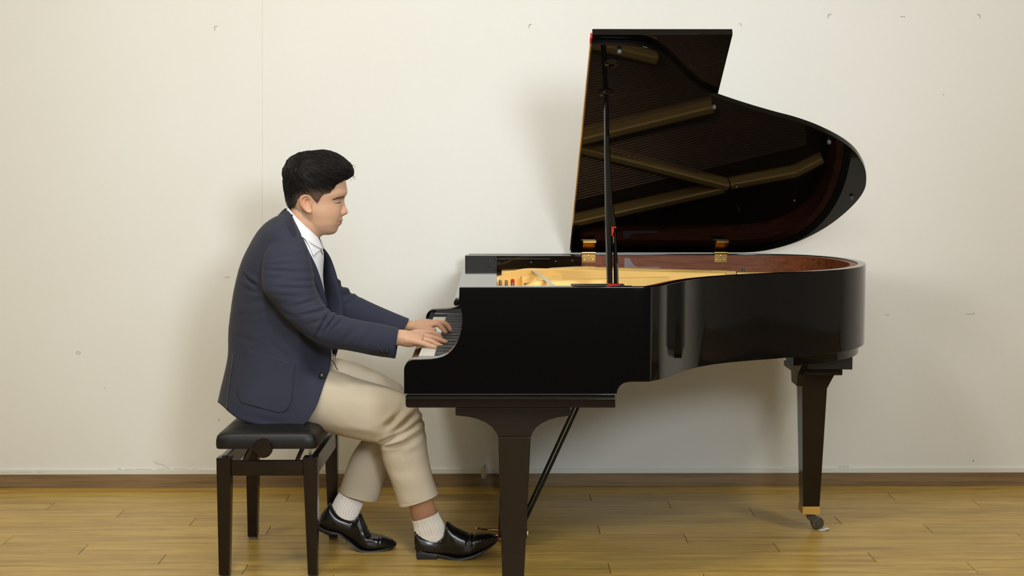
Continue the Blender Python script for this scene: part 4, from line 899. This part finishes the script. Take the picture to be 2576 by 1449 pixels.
for x, y_ in ((937, 885), (949.5, 886), (962, 886.5), (974, 887)):
    o, nr = cast(Sb, x, y_, .001); R = []
    t1 = np.cross(nr, [0, 0, 1]); t1 /= np.linalg.norm(t1); t2 = np.cross(nr, t1)
    for r_, h in ((.0072, 0), (.0072, .002), (.006, .0032), (.0045, .0022), (0.0003, .0022)): R.append([o+nr*h+(t1*math.cos(t)+t2*math.sin(t))*r_ for t in np.linspace(0, 2*math.pi, 18, endpoint=False)])
    mk('cuff_button', *rings(R), M['button'], sl, 40)
ls = [(800, 606, 740, 612, 5.36, .04), (822, 640, 735, 660, 5.385, .07), (842, 690, 755, 725, 5.40, .072), (862, 718, 790, 775, 5.405, .064), (893, 741, 838, 808, 5.405, .058), (935, 762, 900, 824, 5.40, .052), (985, 784, 962, 840, 5.385, .050), (1029, 802, 1005, 850, 5.376, .048)]
V, F = limb(ls, 110, 56, 2.15, (True, False)); Nn = vnormals(V, F)
if (Nn[:, 1]*(V[:, 1]-V[:, 1].mean())).mean() < 0: Nn = -Nn
V = crease(V, Nn, [(820, 690, 850, 700, .006, .009), (835, 720, 872, 722, .006, .008), (850, 745, 890, 738, .006, .008), (862, 772, 900, 748, .004, .008), (893, 760, 1000, 812, .0015, .004)], 5.36)
mk('sleeve', V, F, M['jacket'], jk, 180, solid=.004)
# lapels, collar, pocket, seams, button
def drape(name, l, r, n_, m_, off, mt, bv=None, solid=.003, both=False):
    V_, F_ = strip(bv or Jb, l, r, n_, m_, off); mk(name, V_, F_, mt, jk, 60, solid=solid)
    if both: mk(name, mirror(V_), F_, mt, jk, 60, solid=solid)
drape('lapel', [(731, 546), (748, 574), (770, 616), (788, 656), (803, 694), (816, 732), (826, 774)], [(716, 553), (734, 585), (756, 628), (775, 668), (792, 706), (808, 740), (824, 776)], 40, 10, .0045, M['lining'])
G = []
for i_ in range(4, 72):
    e_ = far[i_, -1]; b_ = far[i_, -13]; G.append([e_*(1-f)+b_*f+np.array([.004, -.004-.004*math.sin(f*3), .001]) for f in np.linspace(0, 1, 8)])
mk('lapel', *grid(G), M['lining'], jk, 60, solid=.003)
ccol = [(760, 572, 717, 524, YS, .068), (766, 580, 712, 528, YS, .076), (772, 592, 700, 541, YS, .090), (776, 600, 694, 550, YS, .102)]
mk('jacket_collar', *shell_ring(ccol, .75, 2*math.pi-.75, 60, 12), M['lining'], jk, 60, solid=.003)
drape('patch_pocket', [(623.5, 879), (612, 920), (601, 960), (596, 985), (600, 1003), (606, 1013)], [(741.5, 914), (739, 950), (736, 985), (732, 1012), (720, 1033), (699, 1038)], 36, 36, .0026, M['jacket'], solid=.002)
o, nr = cast(Jb, 810, 946, .006); R = []; nr = nr if nr[1] < 0 else -nr; nr = nr*.35-ray(810, 946)*.65; nr /= np.linalg.norm(nr)
t1 = np.cross(nr, [0, 0, 1]); t1 /= np.linalg.norm(t1); t2 = np.cross(nr, t1)
for r_, h in ((.0115, -.004), (.0115, .001), (.0105, .0025), (.009, .003), (.007, .0015), (.0003, .0015)): R.append([o+nr*h+(t1*math.cos(t)+t2*math.sin(t))*r_ for t in np.linspace(0, 2*math.pi, 28, endpoint=False)])
bt = mk('front_button', *rings(R), M['button'], jk, 40)
for sx in (-1, 1):
    for sy in (-1, 1): mk('button_hole', *lathe([(.0012, -.0003), (.0012, .0006)], o+nr*.0016+t1*.0026*sx+t2*.0026*sy, 'y', 8), M['steel'], bt)
drape('vent_edge', [(586, 890), (580, 940), (572, 990), (569, 1030)], [(588, 890), (583, 940), (575, 990), (572, 1031)], 24, 3, .0012, M['button'], solid=.0006)
# ---- trousers
tr = [(780, 930, 750, 1060, 5.10, .095), (828, 931, 800, 1078, 5.095, .100), (884, 950, 862, 1096, 5.085, .100), (934, 964, 915, 1108, 5.08, .092), (980, 978, 945, 1113, 5.078, .085), (1022, 998, 952, 1116, 5.078, .080), (1052, 1026, 953, 1118, 5.08, .076), (1066, 1066, 956, 1124, 5.082, .073), (1071, 1105, 960, 1142, 5.084, .071), (1078, 1150, 966, 1166, 5.086, .070), (1088, 1200, 982, 1206, 5.088, .069), (1097, 1225, 992, 1236, 5.09, .068), (1104, 1240, 1003, 1273, 5.09, .067)]
tl_ = [(1040, 1048, 960, 1112, .009, .010), (1062, 1062, 964, 1116, .008, .010), (1012, 1030, 962, 1096, .006, .012), (958, 1118, 1002, 1096, .010, .008), (960, 1128, 1012, 1116, .006, .008), (1000, 1075, 1060, 1040, .004, .012), (840, 990, 960, 1000, .002, .012), (850, 1085, 960, 1102, .003, .014), (1010, 1130, 1052, 1245, .0016, .006), (900, 975, 1010, 1012, .0025, .010), (835, 960, 880, 975, .004, .010), (960, 1075, 1000, 1050, .005, .010), (1068, 1090, 1000, 1130, .003, .012), (985, 1190, 1050, 1180, .0015, .02)]
V, F = limb(tr, 190, 84, 2.15, (True, False)); Nn = vnormals(V, F)
if (Nn[:, 1]*(V[:, 1]-V[:, 1].mean())).mean() < 0: Nn = -Nn
V = crease(V, Nn, tl_, 5.01); V = V+Nn*(.0014*noise3(V, 8, 14))[:, None]; TR = (V, F)
tls = [(800, 905, 760, 1040, 5.26, .112), (842, 902, 800, 1050, 5.27, .105), (880, 911, 862, 1058, 5.285, .098), (934, 931, 910, 1064, 5.295, .090), (978, 948, 935, 1066, 5.30, .083), (1012, 972, 940, 1068, 5.302, .078), (1030, 1005, 938, 1072, 5.30, .074), (1025, 1050, 932, 1084, 5.295, .071), (1010, 1100, 908, 1110, 5.285, .069), (990, 1150, 884, 1147, 5.272, .067), (971, 1200, 867, 1192, 5.26, .066), (960, 1235, 857, 1222, 5.252, .066), (952, 1259, 854, 1234, 5.248, .066)]
V, F = limb(tls, 150, 72, 2.15, (True, False)); Nn = vnormals(V, F)
if (Nn[:, 1]*(V[:, 1]-V[:, 1].mean())).mean() < 0: Nn = -Nn
V = crease(V, Nn, [(850, 930, 930, 960, .006, .010), (900, 915, 1000, 965, .004, .010), (960, 950, 1005, 985, .005, .010), (975, 1080, 915, 1225, .0016, .006), (985, 1110, 930, 1150, .003, .014)], 5.2); TL = (V, F)
hipp = limb([(838, 900, 630, 930, YS, .125), (836, 935, 625, 960, YS, .135), (815, 985, 620, 1005, YS, .16), (790, 1040, 620, 1040, YS, .17), (765, 1060, 640, 1052, YS, .16)], 30, 60, 2.4)
V, F = join(TR, TL, hipp)
trs = mk('trousers', V, F, M['chino'], person, 180, solid=.003)
TB = hitem(*TR)
V, F = strip(TB, [(1000, 1261), (1020, 1266), (1055, 1258), (1085, 1242), (1098, 1228)], [(999.5, 1259.8), (1020, 1264.8), (1055, 1256.8), (1085, 1240.8), (1098, 1226.8)], 40, 2, .0006); mk('hem_stitch', V, F, M['chino'], trs, 60)
V, F = limb([(842, 896, 645, 922, YS, .128), (842, 905, 642, 934, YS, .130), (842, 913, 640, 944, YS, .132)], 10, 60, 2.4, (False, False)); mk('waistband', V, F, M['chino'], trs, 60, solid=.003)
mk('belt_cord', *tube(catmull([PY(835, 905, YS-.05), PY(841, 915, YS-.055), PY(846, 925, YS-.05), PY(850, 931, YS-.045)], 14), .0016, 6), M['brow'], trs)
# ---- socks
def sock(st, Yc):
    V_, F_ = limb(st, 90, 96, 2.0, (False, True)); 
    m_ = 90; a = np.arange(96); rib = .0011*np.sign(np.sin(a*2*math.pi/96*32))
    Nn_ = vnormals(V_, F_); c_ = V_[:m_*96].reshape(m_, 96, 3)
    ctr = c_.mean(1, keepdims=True); dirv = c_-ctr; dirv /= np.linalg.norm(dirv, axis=2, keepdims=True)
    c_ = c_+dirv*(rib[None, :, None]*np.clip((62-np.arange(m_))/6, 0, 1)[:, None, None])
    V_[:m_*96] = c_.reshape(-1, 3); return V_, F_
mk('sock', *sock([(1101, 1288, 1037, 1309, 5.097, .039), (1108, 1303, 1041, 1324, 5.10, .037), (1116, 1318, 1043, 1338, 5.10, .034), (1121, 1332, 1047, 1350, 5.10, .031), (1126, 1348, 1052, 1364, 5.10, .029), (1132, 1362, 1058, 1380, 5.10, .026)], 5.1), M['sock'], person, 60, solid=.001)
mk('sock', *sock([(914, 1258, 854, 1237, 5.235, .038), (911, 1272, 846, 1250, 5.228, .037), (905, 1285, 838, 1265, 5.22, .034), (902, 1297, 833, 1277, 5.215, .031), (898, 1310, 834, 1292, 5.212, .029), (894, 1322, 838, 1310, 5.21, .026)], 5.24), M['sock'], person, 60, solid=.001)
# ---- shoes: cross sections (top px, bottom px, half width)
def shoe(st, Yc, solepts, heel, label, seamlines):
    V_, F_ = limb([(a_, b_, c_, d_, Yc-.034, w_) for a_, b_, c_, d_, w_ in st], 120, 44, 2.7); V_[:, 1] += .034; Nn_ = vnormals(V_, F_)
    if (Nn_[:, 1]*(V_[:, 1]-Yc)).mean() < 0: Nn_ = -Nn_
    V_ = crease(V_, Nn_, seamlines, Yc-.045)
    so = mk('shoe', V_, F_, M['shoe'], person, 60, label=label)
    S_ = catmull([(x, y_, w_) for x, y_, w_ in solepts], 60); R = []
    for x, y_, w_ in S_:
        c_ = PY(x, y_, Yc-.034)+np.array([0, .034, 0]); w_ += .0015
        R.append([c_+np.array([0, s_*w_, h]) for s_, h in ((-1, .0005), (-.96, .0065), (-.5, .0085), (.5, .0085), (.96, .0065), (1, .0005), (.94, -.0012), (-.94, -.0012))])
    mk('sole', *rings(R), M['sole'], so, 50)
    hp2 = pN(heel, Yc-.034); V2, F2 = prism(hp2, Yc-.034, Yc+.034, .004, seg=3); mk('heel', V2, F2, M['sole'], so, 35)
    return so, hitem(V_, F_)
SR = [(1042, 1338, 1041, 1362, .012), (1044, 1339, 1043, 1380, .026), (1052, 1346, 1052, 1392, .034), (1066, 1352, 1070, 1396, .036), (1090, 1357.5, 1092, 1398, .035), (1111, 1352, 1108, 1400, .036), (1117, 1336, 1120, 1402, .0385), (1122, 1319, 1134, 1405, .041), (1142, 1332, 1150, 1406.5, .046), (1167, 1345, 1168, 1405.5, .048), (1186, 1350.5, 1186, 1401, .046), (1207, 1349, 1208, 1392, .041), (1228, 1349.5, 1230, 1381, .033), (1246, 1353.5, 1246, 1369, .021), (1252.5, 1358, 1252.5, 1362, .008)]
s1, b1_ = shoe(SR, 5.102, [(1043, 1384, .020), (1052, 1389, .030), (1075, 1396, .034), (1100, 1399, .032), (1130, 1405, .040), (1155, 1408, .046), (1186, 1402, .045), (1210, 1392, .040), (1232, 1380, .031), (1247, 1369, .020), (1253.5, 1362, .006)], [(1046, 1388), (1047.5, 1404), (1049, 1409), (1097, 1410.5), (1099, 1407), (1101, 1398), (1075, 1394), (1052, 1390)], 'black leather slip-on shoe on the foot nearer the camera', [(1113, 1349, 1147, 1377, .0018, .003), (1122, 1345, 1150, 1372, .0015, .003), (1178, 1347, 1176, 1372, .0022, .006), (1190, 1350, 1188, 1372, .0012, .005), (1046, 1364, 1100, 1372, .0010, .003), (1200, 1349, 1198, 1366, .0007, .0025), (1208, 1349, 1206, 1364, .0007, .0025), (1216, 1349, 1214, 1362, .0006, .0025), (1132, 1385, 1180, 1382, .0012, .006)])
SLp = [(827, 1270, 803, 1303, .012), (830, 1273, 800, 1325, .026), (840, 1286, 814, 1337, .034), (853, 1298, 836, 1341, .036), (873, 1307, 856, 1347, .035), (888, 1311, 870, 1358, .036), (897, 1303, 882, 1365, .038), (905, 1297, 893, 1375, .041), (916, 1322, 905, 1383, .045), (927, 1345, 920, 1386.5, .048), (944, 1351.5, 940, 1387, .046), (958, 1354, 956, 1386, .041), (972, 1358.5, 972, 1384, .034), (987, 1365, 987, 1381, .022), (994.5, 1372, 994.5, 1377, .008)]
s2, b2_ = shoe(SLp, 5.208, [(803, 1326, .020), (816, 1336, .030), (836, 1343, .034), (856, 1349, .032), (880, 1366, .040), (905, 1385, .046), (925, 1388.5, .046), (944, 1388.5, .044), (965, 1386, .036), (985, 1382, .024), (995.5, 1376, .007)], [(799, 1322), (800, 1336), (826, 1348), (848, 1347), (852, 1343), (848, 1340), (820, 1334)], 'black leather slip-on shoe on the far foot with its heel raised', [(897, 1303, 912, 1342, .0018, .003), (904, 1305, 920, 1340, .0015, .003), (916, 1352, 944, 1353, .004, .006), (920, 1362, 940, 1366, .003, .006), (912, 1340, 935, 1347, .003, .005), (812, 1330, 850, 1325, .001, .003), (955, 1355, 953, 1368, .0012, .003)])
